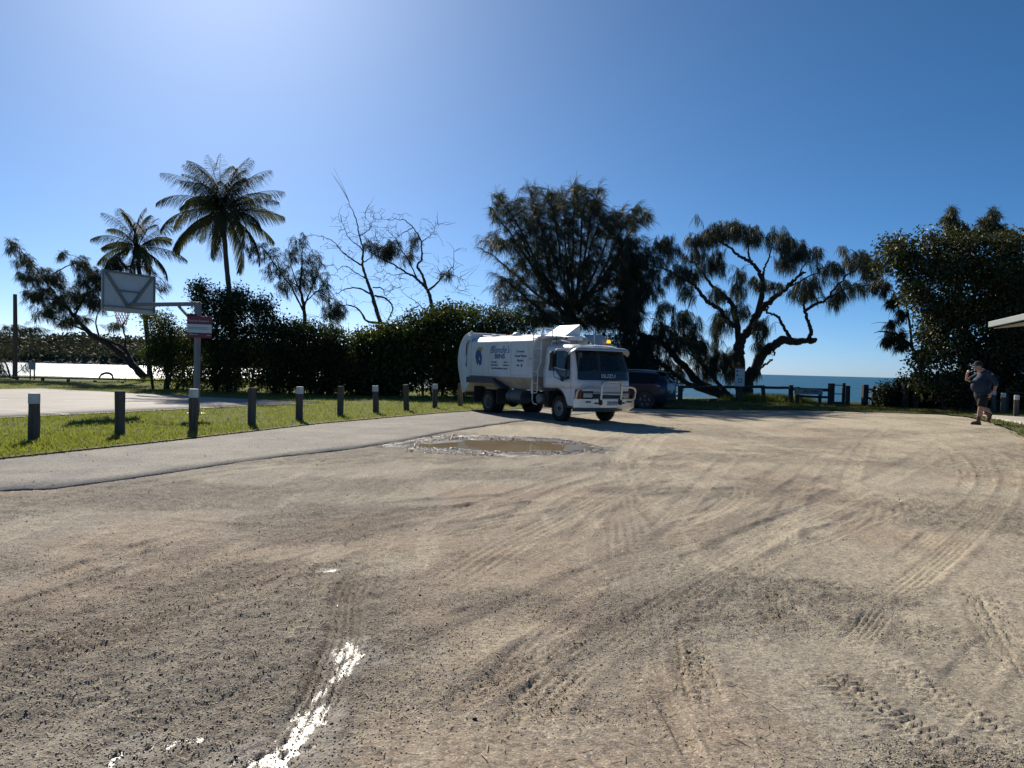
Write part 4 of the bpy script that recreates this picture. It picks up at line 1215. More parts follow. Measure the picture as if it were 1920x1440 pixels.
for s in (-1, 1):
    for xx in (0.0, 2.72):
        w0 = empty('wheel'); w0.parent = car; w0.location = (xx, s * 0.80, 0.345)
        T = MB(); T.lathe([(0.235, -.10), (.28, -.115), (.325, -.105), (.345, -.08), (.345, .08), (.325, .105), (.28, .115), (.235, .10)], (0, 0, 0), 'y', 36, True); T.build('tyre', RUBBER, w0, 40)
        b = MB(); b.lathe([(.245, s * .10), (.238, s * .118), (.222, s * .10), (.218, -s * .02), (.0001, -s * .02)], (0, 0, 0), 'y', 36); b.build('rim', CARTRIM, w0, 40)
        b = MB(); b.lathe([(.248, s * .098), (.240, s * .122), (.228, s * .104)], (0, 0, 0), 'y', 36); b.build('rim_edge', ALLOY, w0, 40)
        for q in range(5):
            a = 2 * math.pi * q / 5 + .3
            for da in (-.17, .17):
                b = MB(); b.tube([(.05 * math.cos(a), s * .09, .05 * math.sin(a)), (.23 * math.cos(a + da), s * .108, .23 * math.sin(a + da))], [.022, .014], 6); b.build('spoke', ALLOY, w0)
        b = MB(); b.cyl((0, s * .07, 0), (0, s * .115, 0), .045, n=16); b.build('hub_cap', ALLOY, w0)
        b = MB()
        b.tube([(xx + .40 * math.cos(a), s * (0.905), 0.345 + .40 * math.sin(a)) for a in np.linspace(R(-5), R(185), 20)], .035, 8); b.build('wheel_arch', CARTRIM, car)
        b = MB(); b.cyl((xx, s * .60, .345), (xx, s * .915, .345), .385, n=32); b.build('wheel_well', CARTRIM, car)
    b = MB(); b.box((1.36, s * .90, .30), (2.0, .06, .12)); b.build('sill', CARTRIM, car, 30, .02)
    b = MB(); b.hexa([(-.80, s * .70, .88), (-.52, s * .915, .90), (-.50, s * .925, .90), (-.84, s * .72, .88), (-.76, s * .72, 1.03), (-.45, s * .905, 1.05), (-.43, s * .92, 1.05), (-.80, s * .74, 1.03)]); tl = b.build('tail_light', TAIL, car, 40, .01)
    b = MB(); b.hexa([(-.78, s * .80, .93), (-.58, s * .918, .95), (-.56, s * .928, .95), (-.80, s * .80, .93), (-.76, s * .80, .985), (-.50, s * .915, 1.0), (-.48, s * .928, 1.0), (-.78, s * .80, .985)]); b.build('lamp_strip', TAILC, tl, 40)
    b = MB(); b.tube([(-.35, s * .60, 1.57), (.4, s * .63, 1.615), (1.4, s * .63, 1.61)], .018, 6); b.build('roof_rail', ALLOY, car)
    b = MB(); b.box((2.05, s * .98, 1.02), (.12, .18, .13)); b.build('door_mirror', CARB, car, 30, .03)
    b = MB(); b.box((-.83, s * .62, .50), (.05, .16, .04)); b.build('reflector', TAIL, car)
b = MB(); b.box((-.84, 0, .42), (.10, 1.40, .16)); b.build('rear_bumper', CARTRIM, car, 30, .03)
b = MB(); b.box((-.875, 0, .74), (.012, .37, .13)); b.build('number_plate', PLATEM, car)
b = MB(); b.box((-.52, 0, 1.53), (.28, 1.10, .03)); b.build('spoiler', CARB, car, 30, .01)

# ================================================================== BASKETBALL HOOP
HGREY = mat('hoop_grey_paint', (0.20, 0.21, 0.22), 0.5, var=0.08, scale=5, dirt=(0.15, 0.12, 0.1), dirt_amt=0.3)
BOARD = mat('backboard_white', (0.55, 0.58, 0.60), 0.45, var=0.05, scale=1.5, dirt=(0.3, 0.3, 0.29), dirt_amt=0.3, dirt_scale=2)
NETM = mat('orange_net_cord', (0.55, 0.22, 0.12), 0.8, var=0.2)
RIMM = mat('orange_rim_paint', (0.50, 0.12, 0.03), 0.5, var=0.1)
pb_ = G(368, 776)
hz = math.atan2(CV.y, CV.x)
hoop = empty('basketball_hoop', pb_, hz, 'grey basketball hoop with white backboard seen from behind', 'hoop')
b = MB(); b.box((0, 0, 1.60), (0.135, 0.135, 3.22)); b.build('pole', HGREY, hoop, 30, 0.012)
b = MB(); b.box((0, 0, 0.012), (0.45, 0.45, 0.03)); b.build('base_plate', HGREY, hoop)
BX = 2.72
b = MB(); b.box((BX / 2 - .04, 0, 3.16), (BX + .08, 0.10, 0.115)); b.build('arm', HGREY, hoop, 30, 0.01)
b = MB(); b.tube([(0.06, 0, 2.55), (0.75, 0, 3.10)], 0.045, 4); b.build('brace', HGREY, hoop)
z0, z1, wd = 2.92, 4.12, 1.84
b = MB(); b.box((BX + .09, 0, (z0 + z1) / 2), (0.03, wd, z1 - z0)); bd = b.build('backboard', BOARD, hoop, 30, 0.006)
for zz in (z1 - .03, z0 + .15):
    b = MB(); b.box((BX + .05, 0, zz), (0.05, wd, 0.06 if zz > 3.5 else 0.035)); b.build('frame_bar', HGREY, bd)
for s in (-1, 1):
    b = MB(); b.box((BX + .05, s * (wd / 2 - .02), (z0 + z1) / 2), (0.05, 0.04, z1 - z0 - .12)); b.build('frame_bar', HGREY, bd)
    b = MB(); p0 = Vector((BX + .04, s * .06, 3.12)); p1 = Vector((BX + .04, s * (wd / 2 - .12), z1 - .08))
    b.box((p0 + p1) / 2, (0.05, (p1 - p0).length, 0.075), Matrix.Rotation(math.atan2((p1 - p0).z, (p1 - p0).y), 3, 'X')); b.build('diagonal_brace', HGREY, bd)
b = MB(); b.box((BX + .03, 0, 3.56), (0.04, 0.72, 0.05)); b.build('cross_brace', HGREY, bd)
rc = (BX + .36, 0, 2.97)
b = MB(); b.tube([(rc[0] + .225 * math.cos(a), .225 * math.sin(a), rc[2]) for a in np.linspace(0, 2 * math.pi, 33)], .010, 8, False); b.box((BX + .12, 0, rc[2]), (.06, .16, .12)); b.build('rim', RIMM, hoop)
b = MB()
for q in range(14):
    for s in (-1, 1):
        pts = []
        for k in range(7):
            t_ = k / 6; a = 2 * math.pi * (q + s * t_ * 2.5) / 14; rr_ = .22 - .10 * t_ ** .8
            pts.append((rc[0] + rr_ * math.cos(a), rr_ * math.sin(a), rc[2] - .42 * t_))
        b.tube(pts, .007, 4, False)
b.build('net', NETM, hoop)

# sign hung on the hoop pole
SIGNR = mat('sign_maroon', (0.20, 0.025, 0.045), 0.45, var=0.05)
SIGNW = mat('sign_white', (0.62, 0.64, 0.63), 0.45, var=0.04)
SIGNK = mat('sign_dark_print', (0.02, 0.02, 0.03), 0.5)
sc0 = at(374, 613, pb_.y - 0.25)
sg = empty('sign_panel', sc0, R(20), 'maroon and white notice panel fixed to the basketball hoop pole', 'sign')
sw, sh = 0.66, 0.62
def sgbox(nm, u, v, w, h, y_, m, par):
    b = MB(); b.box((u, y_, v), (w, 0.006, h)); return b.build(nm, m, par)
b = MB(); b.box((0, 0.012, 0), (sw, 0.018, sh)); b.build('panel', SIGNR, sg, 30, 0.003)
sgbox('white_band', 0, -0.045, sw - .01, 0.24, -0.002, SIGNW, sg)
sgbox('header_tab', -0.20, 0.325, 0.25, 0.07, -0.004, SIGNK, sg)
text_mesh('lettering', 'Entry by Donation', 0.085, SIGNW, sg, (-0.29, -0.004, 0.17), (R(90), 0, 0), 'LEFT', sx=0.85)
for k, (w_, v_) in enumerate(((.56, -.02), (.50, -.06))):
    sgbox('print_line', -0.02 - k * .02, v_, w_, .014, -0.006, mat('sign_green_print', (0.10, 0.22, 0.22), .5) if k == 0 else MATS['sign_green_print'], sg)
b = MB(); b.tube([(-.26, -.004, -.235), (-.235, -.004, -.205), (-.20, -.004, -.205), (-.175, -.004, -.235)], .012, 6); b.build('logo', SIGNW, sg)
sgbox('print_line', -.10, -.215, .12, .012, -.003, SIGNW, sg); sgbox('print_line', .25, -.235, .10, .012, -.003, SIGNW, sg)

# ================================================================== BOLLARDS
WOOD = mat('weathered_bollard_timber', (0.10, 0.085, 0.07), 0.9, var=0.35, scale=5, dirt=(0.20, 0.18, 0.16), dirt_amt=0.5, dirt_scale=8, bump=1.0, bscale=30, stretch=(3, 3, 0.25), spec=0.2)
CAPW = mat('white_bollard_paint', (0.60, 0.60, 0.58), 0.7, var=0.08, scale=6, dirt=(0.25, 0.23, 0.2), dirt_amt=0.5, dirt_scale=5)
# px, top y, bottom y, white cap, lean (deg), label
BOL = [(63, 737, 829, 1, 0, 'white capped bollard at the left end of the row, nearest'),
       (224, 733, 818, 0, 0, 'bare dark bollard between the two nearest white capped ones'),
       (362, 729, 811, 1, 0, 'white capped bollard in front of the basketball hoop pole'),
       (472, 727, 799, 0, 0, 'bare dark bollard, fourth from the left of the row'),
       (561, 725, 790, 1, 0, 'white capped bollard at the pointed end of the court'),
       (638, 724, 782, 0, 0, 'bare grey bollard, sixth from the left of the row'),
       (705, 723, 776, 1, -2.5, 'white capped bollard leaning slightly, seventh from the left'),
       (762, 721, 772, 0, -3.5, 'bare bollard leaning to the left, third from the truck'),
       (815, 720, 766, 1, 0, 'white capped bollard, second from the truck tail'),
       (863, 719, 763, 0, 0, 'bare pale bollard right beside the truck tail'),
       (1862, 733, 776, 1, 0, 'white capped bollard nearest the walking man, in shade'),
       (1880, 737, 779, 1, 0, 'white capped bollard in the middle of the three behind the man'),
       (1905, 741, 783, 1, 0, 'white capped bollard at the right edge of the photo')]
for i, (px, ty, by_, cap, lean, lab) in enumerate(BOL):
    g0 = G(px, by_)
    hgt = (by_ - ty) / FPX * g0.y
    o = empty('bollard', g0, random.uniform(0, 1.5), lab, 'bollard', 'timber bollards along the grass' if i < 10 else 'timber bollards by the footpath')
    o.rotation_euler = (0, R(lean), o.rotation_euler.z)
    rr_ = 0.095 if i < 10 else 0.085
    ch = 0.185 if i < 10 else 0.16
    zt = hgt - (ch if cap else 0)
    n_ = 14
    b = MB(); prof = []
    zs_ = np.linspace(-0.3, zt, 9)
    pts = [(0.004 * math.sin(3 * z_ + i), 0.004 * math.cos(2 * z_ + i), z_) for z_ in zs_]
    b.tube(pts, [rr_ * (1 + 0.03 * math.sin(7 * z_ + i * 2)) for z_ in zs_], n_)
    b.build('post', WOOD, o, 60, 0.006)
    if cap:
        b = MB(); b.tube([(0, 0, zt - .002), (0, 0, zt + ch * .5), (0, 0, hgt)], [rr_ * 1.03, rr_ * 1.03, rr_ * 1.01], n_); b.build('painted_cap', CAPW, o, 60, 0.006)

# ================================================================== FENCES ALONG THE SHORE
FW = mat('dark_fence_timber', (0.07, 0.06, 0.052), 0.85, var=0.35, scale=4, dirt=(0.17, 0.15, 0.12), dirt_amt=0.4, dirt_scale=6, bump=0.8, bscale=25, stretch=(2, 2, 0.6), spec=0.3)
RAILW = mat('pale_rail_timber', (0.26, 0.21, 0.16), 0.8, var=0.3, scale=5, bump=0.6, bscale=25)
def fence(name, label, posts, rails, rail_r, wood=FW, railm=FW, square=True):
    """posts: (px, top, bottom, width px, D, lean); rails: (index a, index b, height fraction)"""
    P = []
    for (px, ty, by_, wpx, D, lean) in posts:
        g0 = at(px, by_, D); hgt = (by_ - ty) / FPX * D
        P.append((g0, hgt, wpx / FPX * D, lean))
    o = empty(name, P[0][0], 0, label, 'fence')
    org = P[0][0]
    for (g0, hgt, w_, lean) in P:
        b = MB(); rel = g0 - org
        rot = Matrix.Rotation(R(lean), 3, 'Y')
        c_ = rot @ Vector((0, 0, hgt / 2 - .15))
        b.box(rel + c_, (w_, w_, hgt + .3), rot); b.build('post', wood, o, 30, 0.015)
    for (i, j, ha, hb, r_) in rails:
        a = P[i][0] - org + Vector((0, 0, ha)); d = P[j][0] - org + Vector((0, 0, hb))
        a.y += .02; d.y += .02
        b = MB(); b.tube([a, (a + d) / 2 + Vector((0, 0, -.012)), d], r_, 10); b.build('rail', railm, o, 60)
    return o, P
fence('timber_fence', 'dark post and rail timber fence under the old leaning tree', [
    (1254, 738, 752, 5, 42.0, 0), (1275, 723, 752.5, 8, 41.2, 0), (1383, 728, 757, 7, 40.2, 0), (1433, 724, 755.6, 6, 39.6, -7), (1482, 722, 758.7, 7, 38.8, 0), (1494, 725, 757, 5, 38.5, 0), (1537, 728, 758, 5, 38.2, 0), (1557.7, 718.7, 758.7, 9.5, 38.0, 0)],
    [(0, 1, .30, .30, .05), (1, 3, .78, .84, .075), (3, 4, .80, .86, .07), (4, 7, .80, .72, .08), (5, 7, .40, .36, .06)], .06)
fence('gate_stile', 'narrow timber stile with thin rails at the beach opening', [
    (1581, 718, 759, 5, 37.9, 0), (1589, 723, 759.8, 6.5, 37.7, 0)], [(0, 1, .5, .5, .03)], .03)
gs = bpy.data.objects['gate_stile']
gp0 = at(1562, 722, 38) - gs.location; gp1 = at(1581, 722.5, 37.95) - gs.location
for py_ in (722, 738.5, 755):
    b = MB(); a_ = at(1562.5, py_, 37.98) - gs.location; d_ = at(1580, py_ + .3, 37.93) - gs.location
    b.tube([a_, d_], .025 if py_ < 750 else .05, 8); b.build('rail', FW, gs)
fence('timber_fence', 'timber fence with round pale rails half covered by the green shrub', [
    (1621, 721, 759.5, 9.5, 37.4, 0), (1638, 724, 760.5, 6, 37.3, 0), (1664.5, 728, 762.5, 7, 36.6, 0), (1696.5, 718.5, 766, 9, 35.6, 0)],
    [(0, 1, .80, .78, .06), (1, 2, .76, .74, .06), (2, 3, .74, .80, .06), (0, 1, .38, .36, .06)], .06, FW, RAILW)
fence('timber_fence', 'dark low fence in deep shade behind the walking man', [
    (1716, 724, 767, 7, 35.2, 0), (1768, 725, 769, 7, 34.4, 0), (1822, 726, 771, 7, 33.6, 0), (1885, 727, 773, 7, 32.8, 0), (1950, 728, 776, 7, 32, 0)],
    [(0, 1, .85, .85, .06), (1, 2, .85, .85, .06), (2, 3, .85, .85, .06), (3, 4, .85, .85, .06), (0, 1, .45, .45, .05), (1, 2, .45, .45, .05), (2, 3, .45, .45, .05)], .06)
# low rail fence on the river bank
lp = []
for k, px in enumerate((-60, -14, 32, 80, 128, 178, 230, 285, 345)):
    lp.append((px, 705.5 + (px) * .042, 716.5 + px * .024, 4.5, 48.0 - .006 * px, 0))
fence('low_rail_fence', 'long low grey rail fence on the river bank', lp, [(k, k + 1, .34, .34, .045) for k in range(8)], .045, FW, FW)

# signs on the shore -------------------------------------------------------------------
YEL = mat('sign_yellow', (0.50, 0.33, 0.02), 0.5)
PALE = mat('sign_faded_white', (0.33, 0.34, 0.36), 0.6, var=0.1, scale=6)
c0 = at(1519, 734, 38.0)
wsg = empty('warning_sign', c0, R(-8), 'long pale beach warning sign with yellow corner on the fence', 'sign')
b = MB(); b.box((0, 0, -.02), (1.20, .02, .26)); b.build('panel', PALE, wsg)
b = MB(); b.box((-.62, -.014, .02), (.26, .012, .38)); wp = b.build('yellow_panel', PALE, wsg)
b = MB(); b.box((-.575, -.026, .0), (.16, .008, .16)); b.build('yellow_patch', YEL, wp)
b = MB(); b.prism([(-.60, .10), (-.52, .10), (-.56, .19)], -.034, -.026, 'y'); b.build('warning_triangle', SIGNK, wp)
for k in range(4):
    b = MB(); b.box((-.70, -.024, .14 - k * .07), (.08, .006, .02)); b.build('print_line', SIGNK, wp)
text_mesh('lettering', 'NO SHIRT', .17, SIGNK, wsg, (.06, -.012, .0), (R(90), 0, 0), offset=.004)
b = MB(); b.box((.05, -.011, -.12), (.9, .003, .012)); b.build('print_line', SIGNK, wsg)
ig = at(1385.5, 757, 39.0)
isg = empty('information_sign', ig, R(-6), 'upright white information board with red top on a dark post', 'sign')
b = MB(); b.box((.06, .05, .75), (.19, .12, 1.9)); b.build('post', FW, isg, 30, .01)
b = MB(); b.box((0, -.03, 1.38), (.47, .02, .98)); ip = b.build('panel', SIGNW, isg)
b = MB(); b.box((0, -.045, 1.825), (.47, .012, .09)); b.build('red_header', SIGNR, ip)
for k in range(2):
    b = MB(); b.ball((-.14, -.043, 1.66 - k * .21), (.045, .004, .055)); b.build('pictogram', SIGNK, ip)
    b = MB(); b.box((.07, -.043, 1.66 - k * .21), (.22, .005, .012)); b.build('print_line', SIGNK, ip)
for u, v_ in ((-.06, 1.24), (.07, 1.25), (-.05, 1.10), (.07, 1.11)):
    b = MB(); b.ball((u, -.043, v_), (.035, .004, .04)); b.build('pictogram', SIGNK, ip)
sl = at(60, 715, 49)
ssg = empty('small_notice', sl, R(10), 'small pale notice on two posts by the river rail', 'sign')
for s in (-1, 1):
    b = MB(); b.box((s * .12, .03, .55), (.06, .06, 1.3)); b.build('post', FW, ssg)
b = MB(); b.box((0, -.01, 1.0), (.40, .02, .48)); b.build('panel', PALE, ssg)
# tall timber pole at the far left
pg = at(28, 711, 50)
pole = MB(); pole.tube([(0, 0, -.3), (.0, 0, 2.5), (-.06, 0, 5.52)], [.15, .135, .115], 14)
po = pole.build('timber_pole', mat('pole_timber', (0.16, 0.10, 0.07), .85, var=.3, scale=3, stretch=(3, 3, .3), bump=.6), None, 60)
po.location = pg; tag(po, 'tall bare timber pole at the far left of the lawn', 'pole')
# bent driftwood log by the river
dl = at(200, 709, 51)
b = MB(); b.tube(spline([(-.55, 0, -.1), (-.35, 0, .22), (0, .05, .34), (.3, .05, .24), (.42, 0, .0)], 5), [.055] * 5 + [.075] * 11 + [.055] * 5, 10)
do = b.build('driftwood_log', FW, None, 60); do.location = dl; tag(do, 'bent driftwood log arching up on the river bank', 'log')

# ================================================================== SHELTER ROOF ON THE RIGHT
RFM = mat('pale_roof_fascia', (0.30, 0.33, 0.33), 0.5, var=0.05, scale=2, dirt=(0.3, 0.3, 0.28), dirt_amt=.3)
UND = mat('eave_lining', (0.36, 0.35, 0.32), 0.7, var=0.08)
sh0 = at(1858, 610, 18.0)
shel = empty('picnic_shelter', (sh0.x, sh0.y, float(terr(sh0.x, sh0.y))), R(-18), 'pale roofed shelter whose eave juts in at the right edge', 'shelter')
zr = sh0.z - shel.location.z
b = MB(); b.prism([(0, 0.09), (0, -0.02), (.05, -.02), (5.0, .56), (5.0, .80)], -4.6, 0, 'y'); ro_ = b.build('roof', RFM, shel, 20, .006); ro_.location.z = zr + .0
b = MB(); b.box((-.03, -2.3, zr + .02), (.05, 4.62, .13)); b.build('gutter', RFM, shel, 30, .01)
b = MB(); b.prism([(.06, -.06), (.06, -.04), (4.9, .52), (4.9, .50)], .05 - 4.6, -.05, 'y'); so_ = b.build('soffit', UND, shel, 20); so_.location.z = zr - .02
for yy in (-.6, -4.0):
    b = MB(); b.box((2.4, yy, (zr + .3) / 2), (.12, .12, zr + .3)); b.build('post', HGREY, shel, 30, .008)
# ================================================================== TREES
BARK = mat('dark_bark', (0.055, 0.045, 0.038), 0.9, var=0.35, scale=4, bump=1.2, bscale=18, stretch=(2, 2, 0.5), spec=0.2)
BARKP = mat('grey_bark', (0.10, 0.085, 0.07), 0.9, var=0.3, scale=4, bump=1.0, bscale=18, stretch=(2, 2, 0.5), spec=0.2)
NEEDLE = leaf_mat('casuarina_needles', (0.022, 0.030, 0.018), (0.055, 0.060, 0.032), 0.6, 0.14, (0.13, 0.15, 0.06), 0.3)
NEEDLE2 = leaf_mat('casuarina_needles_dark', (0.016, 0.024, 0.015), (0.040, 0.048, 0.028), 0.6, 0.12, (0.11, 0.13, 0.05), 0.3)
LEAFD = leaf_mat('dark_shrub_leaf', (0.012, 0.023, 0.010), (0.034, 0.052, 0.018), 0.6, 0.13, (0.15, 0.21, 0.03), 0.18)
LEAFG = leaf_mat('glossy_tree_leaf', (0.022, 0.034, 0.014), (0.046, 0.058, 0.026), 0.55, 0.10, (0.16, 0.18, 0.03), 0.25)
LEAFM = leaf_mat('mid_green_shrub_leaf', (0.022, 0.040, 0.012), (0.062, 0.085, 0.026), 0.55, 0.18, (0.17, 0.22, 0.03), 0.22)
PALML = leaf_mat('palm_leaflet', (0.028, 0.036, 0.018), (0.055, 0.060, 0.030), 0.75, 0.25, (0.15, 0.16, 0.06), 0.08)

def crop(s, ox, oy):
    return lambda u, v: (ox + u / s, oy + v / s)

class Tree:
    def __init__(self, name, label, cat, base, group=None, seed=1):
        self.o = empty(name, base, 0, label, cat, group)
        self.base = Vector(base)
        self.rs = np.random.default_rng(seed)
        self.limbs = []            # (points, radii)
        self.nodes = []; self.nrad = []
        self.twigs = []
    def limb(self, P, r0, r1, n=6, wob=0.04):
        S = spline(P, n)
        L_ = len(S)
        S = S + self.rs.normal(0, wob, S.shape) * np.linspace(0.2, 1, L_)[:, None]
        rad = np.linspace(r0, r1, L_) * self.rs.uniform(.86, 1.14, L_)
        self.limbs.append((S, rad))
        for q, r_ in zip(S, rad): self.nodes.append(q); self.nrad.append(r_)
        return S
    def grow(self, A, droop=0.25, maxlen=None, r=0.02):
        """connect anchor points to the branch skeleton, nearest first"""
        A = np.asarray(A)
        N_ = np.array(self.nodes)
        d0 = np.array([np.min(np.sum((N_ - a) ** 2, 1)) for a in A])
        out = []
        arr = np.zeros((len(N_) + len(A) * 4, 3)); arr[:len(N_)] = N_; n = len(N_)
        for i in np.argsort(d0):
            a = A[i]
            d2 = np.sum((arr[:n] - a) ** 2, 1)
            # prefer nodes lower than the anchor
            d2 = d2 + np.where(arr[:n, 2] > a[2] + 0.3, 1.0, 0.0)
            j = d2.argmin(); s = arr[j]
            L_ = np.linalg.norm(a - s)
            if L_ < 0.05: continue
            mid = (s + a) / 2 + np.array([0, 0, droop * L_ * 0.5]) + self.rs.normal(0, 0.05 * L_, 3)
            P = spline([s, mid, a], 3)
            self.twigs.append((P, np.linspace(min(r * 1.2, 0.008 + 0.010 * L_ + 0.004), 0.005, len(P))))
            for q in P[2::1]:
                if n < len(arr): arr[n] = q; n += 1
            out.append((a, (a - mid) / (np.linalg.norm(a - mid) + 1e-6), P))
        return out
    def finish_wood(self, m=BARK, sides=9):
        b = np.array(self.base)
        M = MB()
        for S, rad in self.limbs: M.tube(S - b, list(rad), sides if rad[0] > .06 else 6)
        M.build('trunk', m, self.o, 60)
        if self.twigs:
            V = []; F_ = []; n = 0
            for P, rad in self.twigs:
                d = P[-1] - P[0]; d = d / (np.linalg.norm(d) + 1e-9)
                u = np.cross(d, [0.3, 0.9, 0.2]); u /= np.linalg.norm(u) + 1e-9; w = np.cross(d, u)
                for q, r_ in zip(P, rad):
                    for k in range(3):
                        a = 2 * math.pi * k / 3
                        V.append(q - b + (u * math.cos(a) + w * math.sin(a)) * r_)
                for i in range(len(P) - 1):
                    for k in range(3):
                        k2 = (k + 1) % 3
                        F_.append((n + i * 3 + k, n + i * 3 + k2, n + (i + 1) * 3 + k2, n + (i + 1) * 3 + k))
                n += 3 * len(P)
            tag(np_mesh('branches', np.array(V), np.array(F_), m, self.o), kind='stuff')
    def needles(self, anchors, m, per=12, length=(0.25, 0.5), width=0.022, spread=0.35, wind=(0.25, 0, 0), along=3, down=0.9, out=0.5):
        """drooping bunches of long thin needles"""
        pts = []; dirs = []
        for a, d, P in anchors:
            for k in range(along):
                t_ = 1 - k / max(1, along) * 0.75
                i = min(len(P) - 1, int(t_ * (len(P) - 1)))
                pts.append(P[i]); dirs.append(d)
        pts = np.repeat(np.array(pts), per, 0); dirs = np.repeat(np.array(dirs), per, 0)
        n = len(pts); rs = self.rs
        D = dirs * out + np.array([0, 0, -down]) + np.array(wind) + rs.normal(0, spread, (n, 3))
        D /= np.linalg.norm(D, axis=1)[:, None]
        L_ = rs.uniform(*length, n)[:, None]
        start = pts + rs.normal(0, 0.05, (n, 3))
        S = np.cross(D, rs.normal(size=(n, 3))); S /= np.linalg.norm(S, axis=1)[:, None]
        w = width * rs.uniform(.7, 1.3, n)[:, None]
        midp = start + D * L_ * 0.55 + dirs * 0.04
        tip = midp + (D + np.array([0, 0, -0.5])) / 1.25 * L_ * 0.5
        V = np.stack([start - S * w * .3, start + S * w * .3, midp + S * w * .5, midp - S * w * .5, tip], 1) - np.array(self.base)
        V = V.reshape(-1, 3)
        I_ = np.arange(n) * 5
        F_ = np.concatenate([np.stack([I_, I_ + 1, I_ + 2], 1), np.stack([I_, I_ + 2, I_ + 3], 1), np.stack([I_ + 3, I_ + 2, I_ + 4], 1)])
        return tag(np_mesh('crown', V, F_, m, self.o), kind='stuff')
    def leaves(self, anchors, m, per=10, size=(0.08, 0.15), spread=0.22, along=2, droop=0.3, aspect=0.5):
        pts = []; dirs = []
        for a, d, P in anchors:
            for k in range(along):
                i = max(0, len(P) - 1 - k)
                pts.append(P[i]); dirs.append(d)
        pts = np.repeat(np.array(pts), per, 0); dirs = np.repeat(np.array(dirs), per, 0)
        return self.leaf_mesh(pts + self.rs.normal(0, spread, pts.shape), dirs, m, size, droop, aspect)
    def leaf_mesh(self, c, dirs, m, size, droop, aspect, name='crown'):
        n = len(c); rs = self.rs
        D = dirs * 0.5 + rs.normal(0, 0.6, (n, 3)) + np.array([0, 0, -droop])
        D /= np.linalg.norm(D, axis=1)[:, None]
        up = np.array([0, 0, 1.0]) + rs.normal(0, 0.55, (n, 3))
        S = np.cross(D, up); S /= np.linalg.norm(S, axis=1)[:, None]
        Nn = np.cross(S, D)
        L_ = rs.uniform(*size, n)[:, None]
        w = L_ * aspect * rs.uniform(.8, 1.2, n)[:, None]
        # six-point leaf folded along its midrib
        fold = Nn * w * 0.25
        p0 = c; p3 = c + D * L_ - Nn * L_ * 0.12
        q1 = c + D * L_ * .45 + S * w * .5 + fold; q2 = c + D * L_ * .45 - S * w * .5 + fold; mid = c + D * L_ * .5
        V = np.stack([p0, q1, p3, q2, mid], 1) - np.array(self.base)
        I_ = np.arange(n) * 5
        F_ = np.concatenate([np.stack([I_, I_ + 1, I_ + 2], 1), np.stack([I_, I_ + 2, I_ + 3], 1)])
        return tag(np_mesh(name, V.reshape(-1, 3), F_, m, self.o), kind='stuff')

def blob_points(rs, blobs, n, D, depth, conv=lambda u, v: (u, v), scale=1.0, surf=0.5, dfun=None):
    """points inside ellipsoids given in photograph pixels, at distance D with the depth of the crown"""
    wts = np.array([b[2] * b[3] for b in blobs], float); wts /= wts.sum()
    cnt = rs.multinomial(n, wts); out = []
    for b, k in zip(blobs, cnt):
        for _ in range(k):
            v = rs.normal(size=3); v /= np.linalg.norm(v); v *= rs.uniform(0, 1) ** surf
            px, py = conv(b[0] + v[0] * b[2], b[1] + v[1] * b[3])
            DD = D + (b[4] if len(b) > 4 else 0) + v[2] * depth
            out.append(at(px, py, DD))
    return np.array([list(q) for q in out])

# ------------------------------------------------------------------ big feathery casuarina behind the truck
c3 = crop(3.6, 880, 320)
D0 = 44.0
base = at(*c3(700, 1130), D0); base.z = -0.1
T = Tree('casuarina_tree', 'tall feathery casuarina rising right behind the garbage truck', 'tree', base, seed=11)
rs = T.rs
hubp = at(*c3(695, 1000), D0)
T.limb([base, (base + hubp) / 2 + Vector((.1, 0, 0)), hubp], .34, .26)
tips = [(180, 160), (130, 260), (390, 95), (540, 140), (620, 100), (710, 65), (780, 100), (870, 95), (1040, 235), (1135, 225), (1205, 275), (60, 515), (150, 690), (210, 880), (300, 980), (450, 300), (900, 300), (1130, 480), (1160, 640), (1060, 830), (1100, 950), (330, 470), (650, 260), (260, 330)]
for (u, v) in tips:
    dd = rs.uniform(-2.6, 2.6)
    e = at(*c3(u, v), D0 + dd)
    st = Vector(hubp) + Vector((rs.normal(0, .2), rs.normal(0, .2), rs.uniform(-.8, 1.0)))
    m1 = st.lerp(e, .38) + Vector((0, 0, -.10 * (e - st).length + .5)); m2 = st.lerp(e, .75) + Vector((0, 0, .15))
    T.limb([st, m1, m2, e], .10, .014, 6, .05)
blobs = [(700, 250, 170, 140), (450, 260, 150, 120), (250, 280, 110, 80), (190, 470, 120, 70), (400, 470, 190, 140), (650, 490, 220, 180), (880, 380, 140, 180), (1040, 360, 90, 110), (1110, 560, 110, 130), (940, 640, 170, 150), (700, 740, 250, 170), (400, 690, 180, 140), (230, 800, 90, 90), (480, 920, 200, 100), (850, 900, 200, 110), (1050, 800, 110, 140), (700, 1000, 260, 70), (560, 160, 60, 60), (720, 120, 60, 60), (870, 150, 40, 60), (400, 130, 50, 50), (190, 190, 50, 40), (1140, 290, 40, 60), (1190, 330, 30, 50), (900, 1010, 200, 70), (1080, 960, 110, 90), (480, 1010, 150, 50), (1120, 720, 60, 60)]
A = blob_points(rs, [(b[0], b[1], b[2] * 1.08, b[3] * 1.08) for b in blobs], 2300, D0, 2.8, c3, surf=.36)
an = T.grow(A, .3)
